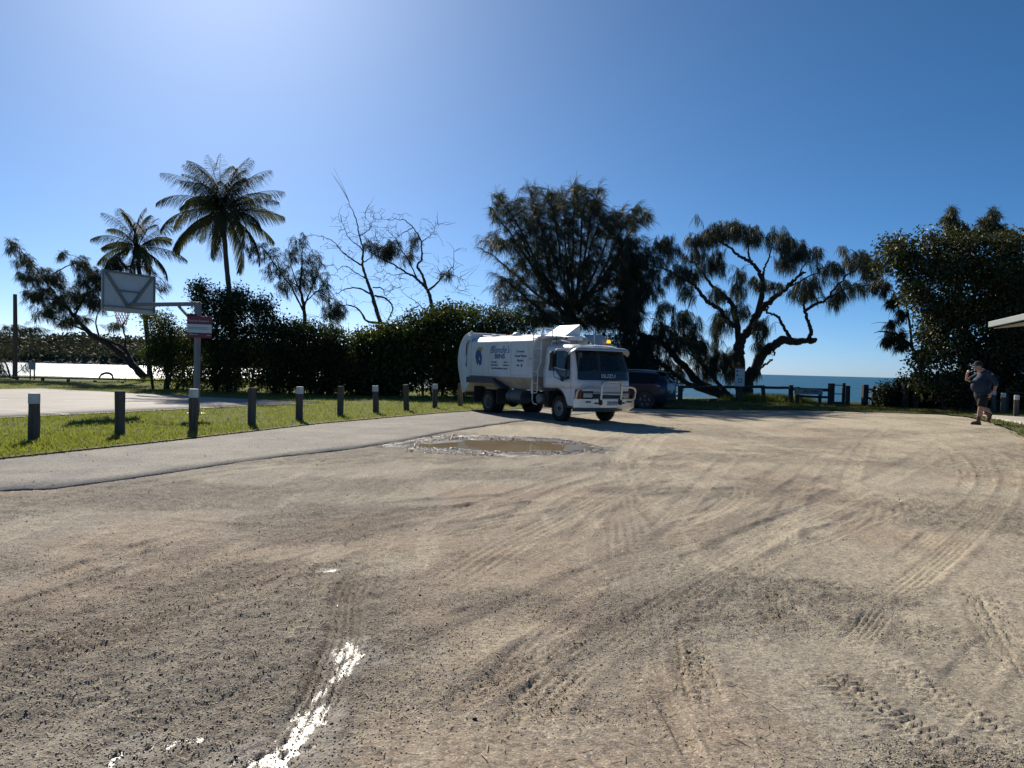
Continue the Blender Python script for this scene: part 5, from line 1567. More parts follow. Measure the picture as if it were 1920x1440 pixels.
# tufts along the leader shoots
for S, rad in T.limbs[1:]:
    for k in range(int(len(S) * .45), len(S)):
        an.append((S[k], (S[k] - S[max(0, k - 2)]) / (np.linalg.norm(S[k] - S[max(0, k - 2)]) + 1e-6), S[max(0, k - 3):k + 1]))
T.finish_wood(BARK)
T.needles(an, NEEDLE, per=11, length=(.28, .75), width=.014, spread=.30, wind=(.42, -.1, .1), along=3, down=.55, out=.8)

# ------------------------------------------------------------------ old spreading casuarina by the shore
c4 = crop(3.79, 1160, 380)
D0 = 43.0
base = at(*c4(880, 1395), D0); base.z = float(terr(base.x, base.y)) - .1
T = Tree('old_casuarina_tree', 'old casuarina with a crooked elbow limb spreading over the fence', 'tree', base, seed=12)
rs = T.rs
def L4(pts, r0, r1, d0=0.0, d1=0.0):
    r0 *= .82; r1 *= .82
    P = [at(*c4(u, v), D0 + d0 + (d1 - d0) * i / max(1, len(pts) - 1)) for i, (u, v) in enumerate(pts)]
    return T.limb(P, r0, r1, 7, .05)
L4([(905, 1400), (920, 1250), (970, 1180), (1010, 1090), (1090, 1020), (1160, 978), (1250, 985), (1340, 982), (1398, 976)], .46, .15, 0, -1.2)
L4([(880, 1400), (862, 1200), (852, 1050), (865, 980), (930, 900), (980, 800), (1040, 730), (1100, 680), (1200, 600), (1280, 520), (1330, 490)], .44, .06, 0, .8)
L4([(852, 1000), (838, 850), (800, 720), (740, 650), (640, 560), (560, 450), (470, 380)], .22, .04, 0, 1.6)
L4([(980, 800), (1018, 650), (1025, 560), (990, 480), (940, 420), (860, 380), (780, 310), (720, 280), (640, 240)], .20, .03, .3, -1.0)
L4([(1025, 540), (1032, 480), (1070, 380), (1095, 300)], .10, .03)
L4([(940, 420), (920, 350), (925, 280)], .09, .03)
L4([(838, 880), (780, 850), (720, 760), (640, 710), (590, 650), (540, 590), (440, 530), (350, 480), (200, 440), (90, 400)], .18, .03, 0, -1.5)
L4([(1220, 965), (1170, 880), (1130, 810), (1060, 770), (1050, 720)], .12, .06, -.8, -.3)
L4([(1350, 970), (1368, 915), (1345, 840), (1325, 770), (1318, 690), (1340, 560)], .15, .05, -1.2, -1.0)
L4([(1325, 770), (1400, 720), (1470, 690), (1540, 600), (1620, 520), (1700, 470), (1760, 430), (1640, 330)], .11, .02, -1.1, -1.6)
L4([(1470, 690), (1600, 620), (1750, 590), (1870, 570)], .07, .02, -1.2, -1.8)
L4([(800, 1395), (690, 1345), (560, 1270), (470, 1170), (390, 1080), (300, 1000), (150, 930), (0, 895)], .34, .12, 0, .8)
L4([(800, 1390), (745, 1330), (690, 1260), (560, 1120), (480, 1050)], .20, .06, .2, 1.2)
L4([(720, 1370), (500, 1290), (360, 1190), (230, 1110), (60, 1050)], .22, .07, .1, -1.0)
L4([(1090, 1020), (1105, 1078)], .09, .06, -.5, -.5)
L4([(1000, 1180), (1060, 1140), (1095, 1112)], .08, .05, -.2, -.3)
L4([(390, 1080), (420, 960), (370, 890), (230, 820)], .08, .02)
L4([(150, 930), (120, 800), (180, 680), (260, 640)], .09, .02)
L4([(1280, 520), (1320, 440), (1400, 380)], .06, .02); L4([(1200, 600), (1290, 560), (1450, 470), (1560, 440)], .07, .02, .4, .8)
bl = [(780, 185, 130, 60), (650, 220, 90, 70), (900, 205, 110, 60), (1130, 235, 90, 70), (1210, 320, 120, 80), (1350, 350, 100, 60), (1000, 250, 70, 45), (545, 250, 70, 50), (540, 420, 160, 80), (330, 320, 120, 55), (330, 250, 70, 40), (190, 440, 150, 80), (420, 510, 150, 50), (700, 420, 70, 80), (110, 620, 120, 120), (50, 350, 90, 130),
      (860, 520, 60, 40), (980, 560, 50, 40), (870, 750, 70, 50), (750, 820, 80, 90), (700, 900, 50, 70), (860, 620, 70, 60), (1100, 580, 70, 35), (1290, 630, 70, 60), (1380, 590, 80, 80), (1540, 690, 70, 45), (1520, 460, 140, 45), (1650, 600, 130, 45), (1700, 400, 100, 60), (1790, 480, 80, 90), (1590, 320, 45, 22), (545, 95, 18, 14),
      (480, 860, 110, 110), (330, 750, 70, 50), (300, 880, 80, 50), (80, 880, 100, 110), (600, 1050, 110, 70), (430, 1010, 90, 60), (700, 1100, 110, 80), (800, 1150, 70, 90), (1000, 890, 60, 70), (1010, 1010, 60, 50), (190, 1060, 170, 80), (330, 1180, 150, 70), (620, 1190, 90, 50), (985, 1200, 40, 35), (160, 1170, 120, 60), (700, 640, 60, 50), (1180, 420, 80, 50), (480, 640, 70, 60), (100, 1000, 140, 90), (250, 980, 110, 60), (60, 760, 90, 90), (350, 950, 90, 60), (520, 970, 80, 50), (250, 600, 90, 60), (90, 1130, 110, 60)]
A = blob_points(rs, [(b[0], b[1], b[2] * 1.15, b[3] * 1.2) for b in bl], 2250, D0, 2.0, c4, surf=.38)
an = T.grow(A, .35)
T.finish_wood(BARK, 11)
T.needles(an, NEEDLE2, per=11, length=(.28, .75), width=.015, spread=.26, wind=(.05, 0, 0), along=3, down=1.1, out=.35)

# ------------------------------------------------------------------ two bare trees
c2 = crop(3.6, 560, 360)
D0 = 46.0
def bare(name, label, limbs, tufts, seed, base_uv, nt):
    b0 = at(*c2(*base_uv), D0); b0.z = -.1
    T = Tree(name, label, 'tree', b0, seed=seed); rs = T.rs
    for pts, r0, r1 in limbs:
        T.limb([at(*c2(u, v), D0 + rs.uniform(-.5, .5) * (0 if i == 0 else 1)) for i, (u, v) in enumerate(pts)], r0, r1, 6, .03)
    # bare side shoots
    A = []
    for S, rad in list(T.limbs):
        for k in range(nt):
            i = rs.integers(len(S) // 4, len(S)); q = S[i]; d = S[min(i + 1, len(S) - 1)] - S[max(0, i - 1)]; d = d / (np.linalg.norm(d) + 1e-9)
            A.append(q + (d * .8 + rs.normal(0, .6, 3) + np.array([-.1, 0, .25])) * rs.uniform(.3, 1.0))
    an0 = T.grow(np.array(A), .1, r=.018)
    A2 = np.array([a + (d * .7 + rs.normal(0, .5, 3)) * rs.uniform(.2, .5) for a, d, P in an0 for _ in range(2)])
    T.grow(A2, .05, r=.010)
    an = T.grow(blob_points(rs, tufts, 260, D0, .8, c2), .3)
    T.finish_wood(BARKP)
    T.needles(an, NEEDLE, per=6, length=(.2, .45), width=.016, wind=(.2, 0, 0), along=2)
bare('bare_tree', 'nearly leafless tree with a long crooked leader, left of the pair', [
    ([(560, 1300), (570, 1000), (550, 880), (520, 780), (490, 680), (460, 590), (432, 500), (437, 400), (410, 290), (385, 180), (335, 60)], .16, .015),
    ([(432, 500), (370, 460), (290, 400), (230, 330), (110, 290)], .06, .012), ([(490, 690), (400, 650), (300, 660), (200, 720)], .06, .012),
    ([(550, 885), (460, 870), (410, 800), (340, 765), (250, 780), (180, 860)], .08, .012), ([(515, 700), (590, 720), (635, 780), (610, 850), (580, 900)], .06, .03),
    ([(437, 400), (400, 360), (330, 300), (290, 200)], .04, .010), ([(410, 300), (480, 250), (490, 220)], .035, .010), ([(500, 645), (560, 650), (590, 700), (640, 640)], .04, .010),
    ([(460, 590), (380, 540), (300, 500), (240, 560)], .04, .010), ([(430, 480), (500, 430), (520, 350)], .035, .010)],
    [(240, 800, 90, 80), (470, 350, 40, 40), (600, 400, 50, 60)], 21, (560, 1330), 17)
bare('bare_tree', 'leaning sparse tree with a few tufts, right of the leafless pair', [
    ([(920, 1250), (905, 1000), (900, 800), (890, 720), (860, 650), (800, 590), (730, 545), (640, 490), (540, 440), (470, 400)], .15, .02),
    ([(862, 650), (835, 560), (800, 500), (830, 450), (825, 330), (770, 240), (700, 190), (540, 190)], .09, .010), ([(870, 665), (930, 620), (980, 560), (1040, 500), (1050, 390)], .07, .010),
    ([(800, 590), (760, 500), (700, 400), (640, 300), (600, 260)], .05, .012), ([(825, 340), (880, 300), (910, 260)], .03, .008), ([(980, 560), (1070, 570), (1085, 620)], .03, .008), ([(730, 545), (640, 560), (560, 520)], .03, .008),
    ([(895, 760), (850, 790), (790, 740), (700, 680)], .05, .010), ([(770, 240), (700, 280), (640, 330)], .03, .01)],
    [(590, 410, 110, 70), (740, 440, 60, 60), (770, 330, 45, 60), (640, 360, 60, 60), (520, 370, 60, 40), (1000, 560, 60, 40)], 22, (920, 1280), 16)

# ------------------------------------------------------------------ open crowned small trees left of the bare pair
c1 = crop(3.0, 0, 240)
def small_tree(name, label, D0, base_px, limbs, blobs, seed, n, m, kind='needle', depth=1.6, conv=c1, per=11, mat_=BARK, wind=(.25, 0, 0), **kw):
    b0 = at(*conv(*base_px), D0); b0.z = float(terr(b0.x, b0.y)) - .1
    T = Tree(name, label, 'tree', b0, seed=seed); rs = T.rs
    for pts, r0, r1 in limbs:
        P = [at(*conv(u, v), D0 + (0 if i == 0 else rs.uniform(-depth, depth) * .4)) for i, (u, v) in enumerate(pts)]
        T.limb(P, r0, r1, 6, .03)
    an = T.grow(blob_points(rs, blobs, n, D0, depth, conv), .3)
    T.finish_wood(mat_)
    if kind == 'needle': T.needles(an, m, per=per, wind=wind, **kw)
    else: T.leaves(an, m, per=per, **kw)
    return T
small_tree('slender_tree', 'slender open crowned tree between the tall palm and the bare trees', 45, (1715, 1420), [
    ([(1715, 1420), (1715, 1060), (1690, 900), (1700, 760), (1690, 600)], .13, .015), ([(1712, 1040), (1640, 900), (1560, 790), (1480, 680), (1400, 650)], .06, .012),
    ([(1712, 1000), (1760, 880), (1800, 760), (1790, 700)], .05, .012), ([(1700, 950), (1650, 820), (1620, 680)], .05, .012), ([(1715, 980), (1800, 900), (1850, 820)], .04, .01), ([(1690, 900), (1600, 830), (1540, 720)], .04, .01)],
    [(1480, 700, 110, 60), (1560, 800, 90, 70), (1690, 640, 70, 60), (1640, 720, 70, 60), (1760, 760, 80, 80), (1800, 870, 70, 80), (1700, 860, 90, 80), (1600, 900, 70, 60), (1830, 960, 60, 60), (1400, 680, 40, 30)], 31, 560, NEEDLE, per=7, length=(.16, .36), width=.018, along=2, down=.8)
small_tree('leaning_casuarina', 'leaning casuarina on the river bank behind the basketball backboard', 52, (830, 1420), [
    ([(830, 1425), (770, 1360), (690, 1280), (600, 1210), (500, 1150), (420, 1060), (330, 960), (250, 860), (160, 740), (70, 640)], .26, .02),
    ([(820, 1400), (740, 1310), (690, 1230), (560, 1180), (480, 1120)], .16, .05), ([(500, 1150), (430, 1120), (300, 1070), (180, 1060)], .07, .015), ([(420, 1060), (470, 960), (560, 880), (640, 760)], .08, .015),
    ([(560, 1180), (540, 1080), (590, 980), (680, 900)], .06, .015), ([(700, 1270), (705, 1180), (690, 1110), (730, 1050)], .07, .03), ([(690, 1110), (650, 1060), (600, 1060)], .03, .01), ([(330, 960), (260, 960), (160, 920)], .05, .012), ([(250, 860), (350, 790), (450, 740), (330, 690)], .05, .012)],
    [(70, 660, 50, 45), (130, 740, 60, 50), (180, 830, 90, 70), (290, 850, 90, 80), (330, 970, 120, 80), (200, 940, 90, 60), (450, 760, 60, 50), (500, 830, 90, 70), (470, 930, 90, 80), (640, 760, 80, 50), (600, 880, 90, 70), (900, 880, 50, 60), (400, 1080, 110, 40), (250, 1040, 90, 40), (640, 1110, 70, 25), (540, 990, 70, 60), (350, 710, 40, 20)], 32, 900, NEEDLE, per=8, length=(.3, .62), width=.02, along=3, down=.7, wind=(.35, 0, 0))
# scrappy low growth at the water on the far left
small_tree('bank_shrub', 'straggly half bare shrub by the tall timber pole', 51, (60, 1405), [
    ([(60, 1410), (30, 1320), (-30, 1250), (-60, 1120)], .06, .012), ([(70, 1410), (90, 1300), (110, 1200), (60, 1130)], .05, .012), ([(60, 1410), (10, 1350), (-20, 1330)], .04, .01), ([(70, 1405), (150, 1330), (200, 1290)], .03, .008)],
    [(20, 1130, 80, 40), (130, 1130, 90, 40), (220, 1140, 90, 30), (60, 1260, 60, 50), (-20, 1280, 60, 60), (0, 1360, 50, 40), (150, 1340, 40, 30)], 33, 150, NEEDLE, per=8, length=(.2, .45), along=2)

# ------------------------------------------------------------------ coconut palms
def frond_mesh(L, elev, rs, sag, wind=0.0):
    """one frond pointing along +X; returns verts, faces"""
    n = 22
    pts = [np.zeros(3)]; a = elev
    for k in range(n):
        st = L / n
        a = a - sag * (0.35 + 1.3 * k / n) / n
        pts.append(pts[-1] + np.array([math.cos(a) * st, 0.0, math.sin(a) * st]))
    P = np.array(pts); V = []; F_ = []
    rad = np.linspace(.035, .006, n + 1)
    for i, q in enumerate(P):
        for k in range(4):
            an_ = math.pi / 4 + k * math.pi / 2
            V.append(q + np.array([0, math.cos(an_), math.sin(an_)]) * rad[i])
    for i in range(n):
        for k in range(4):
            F_.append((i * 4 + k, i * 4 + (k + 1) % 4, i * 4 + 4 + (k + 1) % 4, i * 4 + 4 + k))
    nl = 64
    for j in range(nl):
        t_ = 0.16 + 0.84 * j / (nl - 1)
        f = t_ * n; i = min(n - 1, int(f)); q = P[i] + (P[i + 1] - P[i]) * (f - i)
        tan = P[i + 1] - P[i]; tan /= np.linalg.norm(tan)
        ll = L * 0.27 * (math.sin(math.pi * min(1, t_ * 0.88 + .12)) ** .6) * rs.uniform(.85, 1.1) + .12
        for s in (-1, 1):
            d = tan * (.55 + .5 * t_) + np.array([0, s * .75, 0]) + np.array([0, wind * .5, -.55 - .45 * rs.uniform()])
            d /= np.linalg.norm(d)
            w = .034 * rs.uniform(.8, 1.2)
            side = np.cross(d, [0, 0, 1.0]); side /= np.linalg.norm(side) + 1e-9
            m1 = q + d * ll * .55; tip = q + d * ll * .9 + np.array([0, wind * .15, -.22 * ll])
            b0 = len(V)
            V += [q - side * w * .4, q + side * w * .4, m1 + side * w * .5, m1 - side * w * .5, tip - side * .004, tip + side * .004]
            F_ += [(b0, b0 + 1, b0 + 2, b0 + 3), (b0 + 3, b0 + 2, b0 + 5, b0 + 4)]
    return np.array(V), np.array(F_)
def palm(name, label, trunk_px, D0, fronds, seed, Lf):
    rs = np.random.default_rng(seed)
    P = [at(px, py, D0) for px, py in trunk_px]
    g0 = Vector(P[0]); g0.z = float(terr(g0.x, g0.y)) - .1
    P[0] = g0
    o = empty(name, g0, 0, label, 'palm')
    S = spline([p - g0 for p in P], 8)
    M = MB(); rad = np.interp(np.linspace(0, 1, len(S)), [0, .1, .9, 1], [.24, .17, .13, .17])
    rad = rad * (1 + .05 * np.sin(np.arange(len(S)) * 2.4))
    M.tube(S, list(rad), 12); M.build('trunk', BARKP, o, 60)
    top = Vector(S[-1])
    M = MB()
    for k in range(9):
        a = k * .7; M.ball(top + Vector((.22 * math.cos(a), .22 * math.sin(a), -.18 - .08 * (k % 3))), (.12, .12, .14), 8, 6)
    M.ball(top, (.22, .22, .35), 10, 8)
    M.build('crownshaft', BARK, o, 60)
    for k, (az, el, sag, lf_) in enumerate(fronds):
        V, F_ = frond_mesh(Lf * lf_, R(el), rs, sag, .15 * rs.normal())
        f = np_mesh('frond', V, F_, PALML, o)
        f.location = top + Vector((0, 0, .05)); f.rotation_euler = (rs.normal(0, .25), 0, R(az))
def frond_set(rs, n, up=12):
    out = []
    for k in range(n):
        az = k * 137.5 + rs.uniform(-15, 15)
        t_ = (k + .5) / n
        el = 88 - 128 * t_ ** 1.35
        out.append((az, el, .75 + .5 * rs.uniform() + .15 * t_, rs.uniform(.88, 1.1)))
    return out
rp_ = np.random.default_rng(5)
palm('coconut_palm', 'tall coconut palm with a full dark crown, right of the two palms', [(446, 735), (436, 600), (425, 500), (418, 397)], 46, frond_set(rp_, 46), 41, 3.75)
palm('coconut_palm', 'shorter paler coconut palm behind the basketball backboard', [(282, 712), (275, 620), (264, 540), (258, 466)], 53, frond_set(rp_, 24), 42, 3.25)

# ------------------------------------------------------------------ dark shrubs along the lawn
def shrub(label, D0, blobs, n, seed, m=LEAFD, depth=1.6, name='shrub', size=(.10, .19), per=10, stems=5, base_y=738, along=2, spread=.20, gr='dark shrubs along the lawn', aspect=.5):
    rs0 = np.random.default_rng(seed)
    cx = sum(b[0] * b[2] for b in blobs) / sum(b[2] for b in blobs)
    b0 = at(cx, base_y, D0); b0.z = float(terr(b0.x, b0.y)) - .05
    T = Tree(name, label, 'shrub', b0, gr, seed); rs = T.rs
    for k in range(stems):
        bb_ = blobs[k % len(blobs)]
        e = at(bb_[0] + rs.uniform(-.4, .4) * bb_[2], bb_[1] + rs.uniform(-.3, .3) * bb_[3], D0 + rs.uniform(-.5, .5) * depth)
        st = Vector((b0.x * .5 + e.x * .5 + rs.uniform(-.3, .3), b0.y + rs.uniform(-.5, .5), b0.z))
        T.limb([st, st.lerp(e, .5) + Vector((rs.normal(0, .2), 0, .2)), e], .07, .02, 5, .05)
    an = T.grow(blob_points(rs, blobs, n, D0, depth, surf=.4), .2)
    T.finish_wood(BARK)
    T.leaves(an, m, per=per, size=size, along=along, spread=spread, aspect=aspect)
    return T
shrub('dark leafy shrub at the left end of the hedge, under the backboard', 39.5, [(300, 610, 32, 26), (330, 650, 50, 40), (300, 660, 34, 34), (350, 700, 50, 32), (275, 590, 14, 12)], 700, 51, LEAFM, size=(.09, .16))
shrub('tall dark shrub around the foot of the tall palm', 38.5, [(400, 580, 40, 36), (375, 545, 18, 18), (440, 570, 36, 34), (490, 580, 30, 26), (420, 640, 70, 50), (420, 700, 60, 36)], 1050, 52, depth=1.9)
shrub('dark shrub right of the tall palm, flat topped', 37.8, [(510, 620, 44, 24), (560, 625, 46, 24), (530, 670, 70, 36), (530, 712, 66, 26)], 800, 53)
shrub('dark shrub with a rounded shoulder below the bare trees', 37.5, [(620, 635, 36, 26), (600, 680, 50, 40), (640, 690, 40, 44), (610, 720, 56, 22)], 700, 54)
shrub('tiered dark shrub with paler flat layers left of the truck', 38.2, [(690, 640, 34, 18), (740, 625, 46, 16), (720, 660, 60, 18), (720, 695, 66, 30), (710, 722, 60, 20)], 800, 55, LEAFM, size=(.14, .26))
shrub('tall tiered dark shrub behind the truck tail', 39.0, [(800, 597, 48, 18), (850, 590, 44, 18), (780, 630, 70, 22), (850, 640, 60, 40), (800, 690, 70, 44), (860, 700, 50, 40)], 1150, 56, LEAFM, depth=1.9, size=(.12, .23))
shrub('dark leafy shrub hidden mostly behind the truck body', 40.0, [(920, 600, 46, 26), (960, 610, 46, 34), (910, 650, 60, 50), (980, 680, 60, 50), (900, 715, 60, 30)], 900, 57, depth=1.9)
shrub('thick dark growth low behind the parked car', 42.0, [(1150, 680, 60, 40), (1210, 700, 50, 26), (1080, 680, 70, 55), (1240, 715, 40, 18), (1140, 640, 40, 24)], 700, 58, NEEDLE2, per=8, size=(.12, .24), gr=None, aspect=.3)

# ------------------------------------------------------------------ glossy broadleaf tree on the right
c5 = crop(3.6, 1560, 380)
D0 = 34.0
b0 = at(*c5(1080, 1440), D0 + 1.0); b0.z = float(terr(b0.x, b0.y)) - .1
T = Tree('broadleaf_tree', 'huge glossy broadleaf tree filling the right edge behind the man', 'tree', b0, seed=61); rs = T.rs
def L5(pts, r0, r1):
    T.limb([at(*c5(u, v), D0 + 1.0 + (0 if i == 0 else rs.uniform(-1.6, 1.2))) for i, (u, v) in enumerate(pts)], r0, r1, 6, .05)
L5([(1080, 1445), (1060, 1200), (980, 1000), (860, 820), (760, 740), (640, 660), (520, 520), (430, 400)], .26, .03)
L5([(1090, 1445), (1100, 1100), (1120, 800), (1060, 560), (980, 380), (900, 260)], .26, .03)
L5([(1100, 1445), (1180, 1100), (1260, 800), (1280, 500), (1230, 260)], .22, .03)
L5([(980, 1000), (840, 1020), (700, 1060), (600, 1080)], .10, .02); L5([(860, 820), (760, 860), (640, 900)], .08, .02); L5([(1060, 560), (900, 480), (760, 360), (680, 260)], .10, .02)
L5([(1060, 1200), (900, 1200), (760, 1220), (600, 1230)], .09, .02)
bl = [(360, 330, 70, 45), (330, 420, 60, 50), (430, 290, 90, 50), (680, 260, 100, 50), (900, 265, 160, 60), (1200, 260, 140, 80), (500, 390, 120, 100), (800, 440, 240, 160), (1150, 480, 210, 190), (560, 590, 100, 100), (780, 720, 210, 150), (1120, 780, 230, 180), (660, 880, 110, 70), (610, 1060, 90, 50), (800, 990, 180, 110), (1120, 1040, 220, 170), (700, 1200, 200, 80), (980, 1240, 260, 110), (1300, 700, 120, 300), (1330, 1100, 120, 200)]
A = blob_points(rs, bl, 2100, D0, 2.3, c5, surf=.42)
an = T.grow(A, .15)
T.finish_wood(BARK)
T.leaves(an, LEAFG, per=11, size=(.11, .21), along=2, spread=.22, droop=.35, aspect=.62)
shrub('glossy green shrub growing through the fence by the beach opening', 36.3, [(1690, 720, 20, 12), (1665, 735, 22, 14), (1655, 748, 20, 12), (1690, 748, 34, 18), (1720, 735, 30, 26), (1725, 755, 36, 14)], 420, 62, LEAFG, .8, 'shrub', (.09, .17), 9, 5, 762, gr=None, aspect=.62, spread=.14)
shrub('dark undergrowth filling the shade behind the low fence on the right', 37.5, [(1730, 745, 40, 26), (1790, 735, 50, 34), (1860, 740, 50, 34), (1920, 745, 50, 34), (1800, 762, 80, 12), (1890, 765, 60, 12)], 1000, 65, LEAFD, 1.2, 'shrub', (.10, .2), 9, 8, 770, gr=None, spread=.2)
# casuarinas showing above and beside it
small_tree('casuarina_tree', 'casuarina tops poking above the broadleaf tree at the right', 44, (900, 1440), [
    ([(900, 1440), (860, 600), (830, 240), (805, 20)], .22, .015), ([(880, 900), (1000, 500), (1090, 200), (1110, 30)], .12, .015), ([(860, 600), (900, 300), (895, 140)], .07, .01), ([(1000, 500), (1040, 250), (1035, 100)], .06, .01)],
    [(815, 60, 25, 50), (800, 130, 60, 50), (830, 220, 60, 40), (900, 180, 45, 50), (1095, 80, 35, 50), (1085, 160, 55, 50), (1035, 130, 30, 40), (940, 210, 50, 40), (1000, 220, 60, 40), (1150, 180, 30, 40)], 63, 300, NEEDLE, depth=1.2, conv=c5, per=10, length=(.25, .55), along=3, down=.5, wind=(-.3, 0, .1))
small_tree('casuarina_tree', 'small casuarina spray hanging out left of the broadleaf tree', 38, (620, 1400), [
    ([(620, 1420), (600, 1150), (540, 980), (430, 890), (340, 870), (280, 880)], .12, .01), ([(540, 980), (520, 800), (470, 640), (330, 560)], .07, .012), ([(430, 890), (400, 820), (260, 805)], .03, .006)],
    [(430, 880, 80, 50), (370, 930, 50, 30), (400, 810, 50, 30), (470, 950, 60, 40), (420, 660, 60, 40), (330, 560, 70, 60), (480, 750, 40, 40)], 64, 130, NEEDLE2, depth=.7, conv=c5, per=11, length=(.22, .5), along=3, down=.9, wind=(.1, 0, 0))
# ================================================================== GRASS, STONES AND LITTER
hgrid = (h * gm).reshape(nr, nc)
hgrid = np.where(gm.reshape(nr, nc) < 0.01, -0.03, hgrid)
def ground_z(X_, Y_):
    i = np.clip(np.searchsorted(ys, Y_), 1, nr - 1)
    i = np.where(np.abs(ys[i] - Y_) < np.abs(ys[i - 1] - Y_), i, i - 1)
    u = X_ / Wy[i]
    j = np.clip(np.round((u + 1) / 2 * 639).astype(int) + 8, 0, nc - 1)
    return terr(X_, Y_) + hgrid[i, j]
def in_court(X_, Y_):
    u = (X_ - C1.x) * CU.x + (Y_ - C1.y) * CU.y; v = (X_ - C1.x) * CV.x + (Y_ - C1.y) * CV.y
    return (u > -.02) & (u < 15.42) & (v > -.02) & (v < 16.0)

GRASS = leaf_mat('grass_blade', (0.075, 0.105, 0.020), (0.17, 0.17, 0.05), 0.6, 0.40, (0.34, 0.38, 0.05), 0.25, 0.8)
GRASS2 = leaf_mat('dry_shaded_shore_grass', (0.06, 0.075, 0.02), (0.16, 0.14, 0.06), 0.7, 0.28, (0.24, 0.24, 0.06), 0.2, 0.8)  # drier than the verge grass, and darkened in colour for tree shade
STRAW = leaf_mat('dry_straw', (0.34, 0.28, 0.17), (0.50, 0.43, 0.29), 0.8, 0.2, (0.4, 0.33, 0.18), 0.2)
def blades(name, label, X_, Y_, Z_, hgt, wid, m, lean=.5, cat='grass'):
    n = len(X_)
    a = rng.uniform(0, 2 * math.pi, n); sx, sy = np.cos(a), np.sin(a)
    H_ = rng.uniform(*hgt, n); Wd = rng.uniform(*wid, n)
    lx_, ly_ = rng.normal(0, lean, n) * H_, rng.normal(0, lean, n) * H_
    p0 = np.stack([X_ - sx * Wd / 2, Y_ - sy * Wd / 2, Z_], 1); p1 = np.stack([X_ + sx * Wd / 2, Y_ + sy * Wd / 2, Z_], 1)
    q0 = np.stack([X_ - sx * Wd * .35 + lx_ * .4, Y_ - sy * Wd * .35 + ly_ * .4, Z_ + H_ * .6], 1); q1 = np.stack([X_ + sx * Wd * .35 + lx_ * .4, Y_ + sy * Wd * .35 + ly_ * .4, Z_ + H_ * .6], 1)
    t_ = np.stack([X_ + lx_, Y_ + ly_, Z_ + H_], 1)
    V = np.stack([p0, p1, q1, q0, t_], 1).reshape(-1, 3)
    I_ = np.arange(n) * 5
    F_ = np.concatenate([np.stack([I_, I_ + 1, I_ + 2], 1), np.stack([I_, I_ + 2, I_ + 3], 1), np.stack([I_ + 3, I_ + 2, I_ + 4], 1)])
    return tag(np_mesh(name, V, F_, m), label, cat, None, 'stuff')
# verge on the left
n = 260000
Yg = 9.5 * np.exp(rng.uniform(0, 1, n) * math.log(48 / 9.5)); Xg = rng.uniform(-1, 1, n) * (Yg * .78)
ok = (Yg > e_edge(Xg) - .04 + .10 * rng.normal(size=n) * (rng.uniform(size=n) < .3)) & ~in_court(Xg, Yg) & (Yg < shore(Xg) + 1) & (Xg < 6)
ok &= fbm(Xg * .5, Yg * .5, 71, 4) + rng.uniform(0, .5, n) > .42
Xg, Yg = Xg[ok], Yg[ok]
blades('grass', 'short sunlit grass on the verge between the bollards and the court', Xg, Yg, terr(Xg, Yg) + .018, (.03, .10), (.010, .022), GRASS, .55)
n = 90000
Yg = rng.uniform(14, 42, n); Xg = rng.uniform(4, 27, n)
ok = ((Yg > e_edge(Xg)) | (Xg > r_edge(Yg))) & (Yg < shore(Xg) + .8)
pv = [(q.x, q.y) for q in (pb[0], pb[1], pb[2], pa[2], pa[1], pa[0])]
def in_poly(X_, Y_, P):
    r_ = np.zeros(len(X_), bool)
    for (x0, y0), (x1, y1) in zip(P, P[1:] + P[:1]):
        c_ = ((y0 > Y_) != (y1 > Y_)) & (X_ < (x1 - x0) * (Y_ - y0) / (y1 - y0 + 1e-12) + x0); r_ ^= c_
    return r_
ok &= ~in_poly(Xg, Yg, pv)
ok &= fbm(Xg * .6, Yg * .6, 73, 4) + rng.uniform(0, .45, n) > .40
Xg, Yg = Xg[ok], Yg[ok]
blades('grass', 'grass along the shore fence and the footpath', Xg, Yg, terr(Xg, Yg) + .02, (.03, .09), (.014, .03), GRASS2, .5)
# taller beach grass by the fence
n = 5000
cx_ = rng.choice([13.0, 13.7, 14.2, 15.0, 12.3], n); Xg = cx_ + rng.normal(0, .45, n); Yg = 40.3 + rng.normal(0, .7, n)
blades('beach_grass', 'clump of taller yellow green beach grass behind the fence rails', Xg, Yg, terr(Xg, Yg), (.15, .5), (.012, .025), GRASS, .3)
n = 9000
Xg = rng.normal(0, 1, n) * 1.6 + rng.choice([-22, -20, -17.6, -15.4], n); Yg = 50.5 + rng.normal(0, .8, n)
blades('beach_grass', 'rough taller grass on the bank under the low rail fence', Xg, Yg, terr(Xg, Yg), (.12, .42), (.018, .035), GRASS, .35)
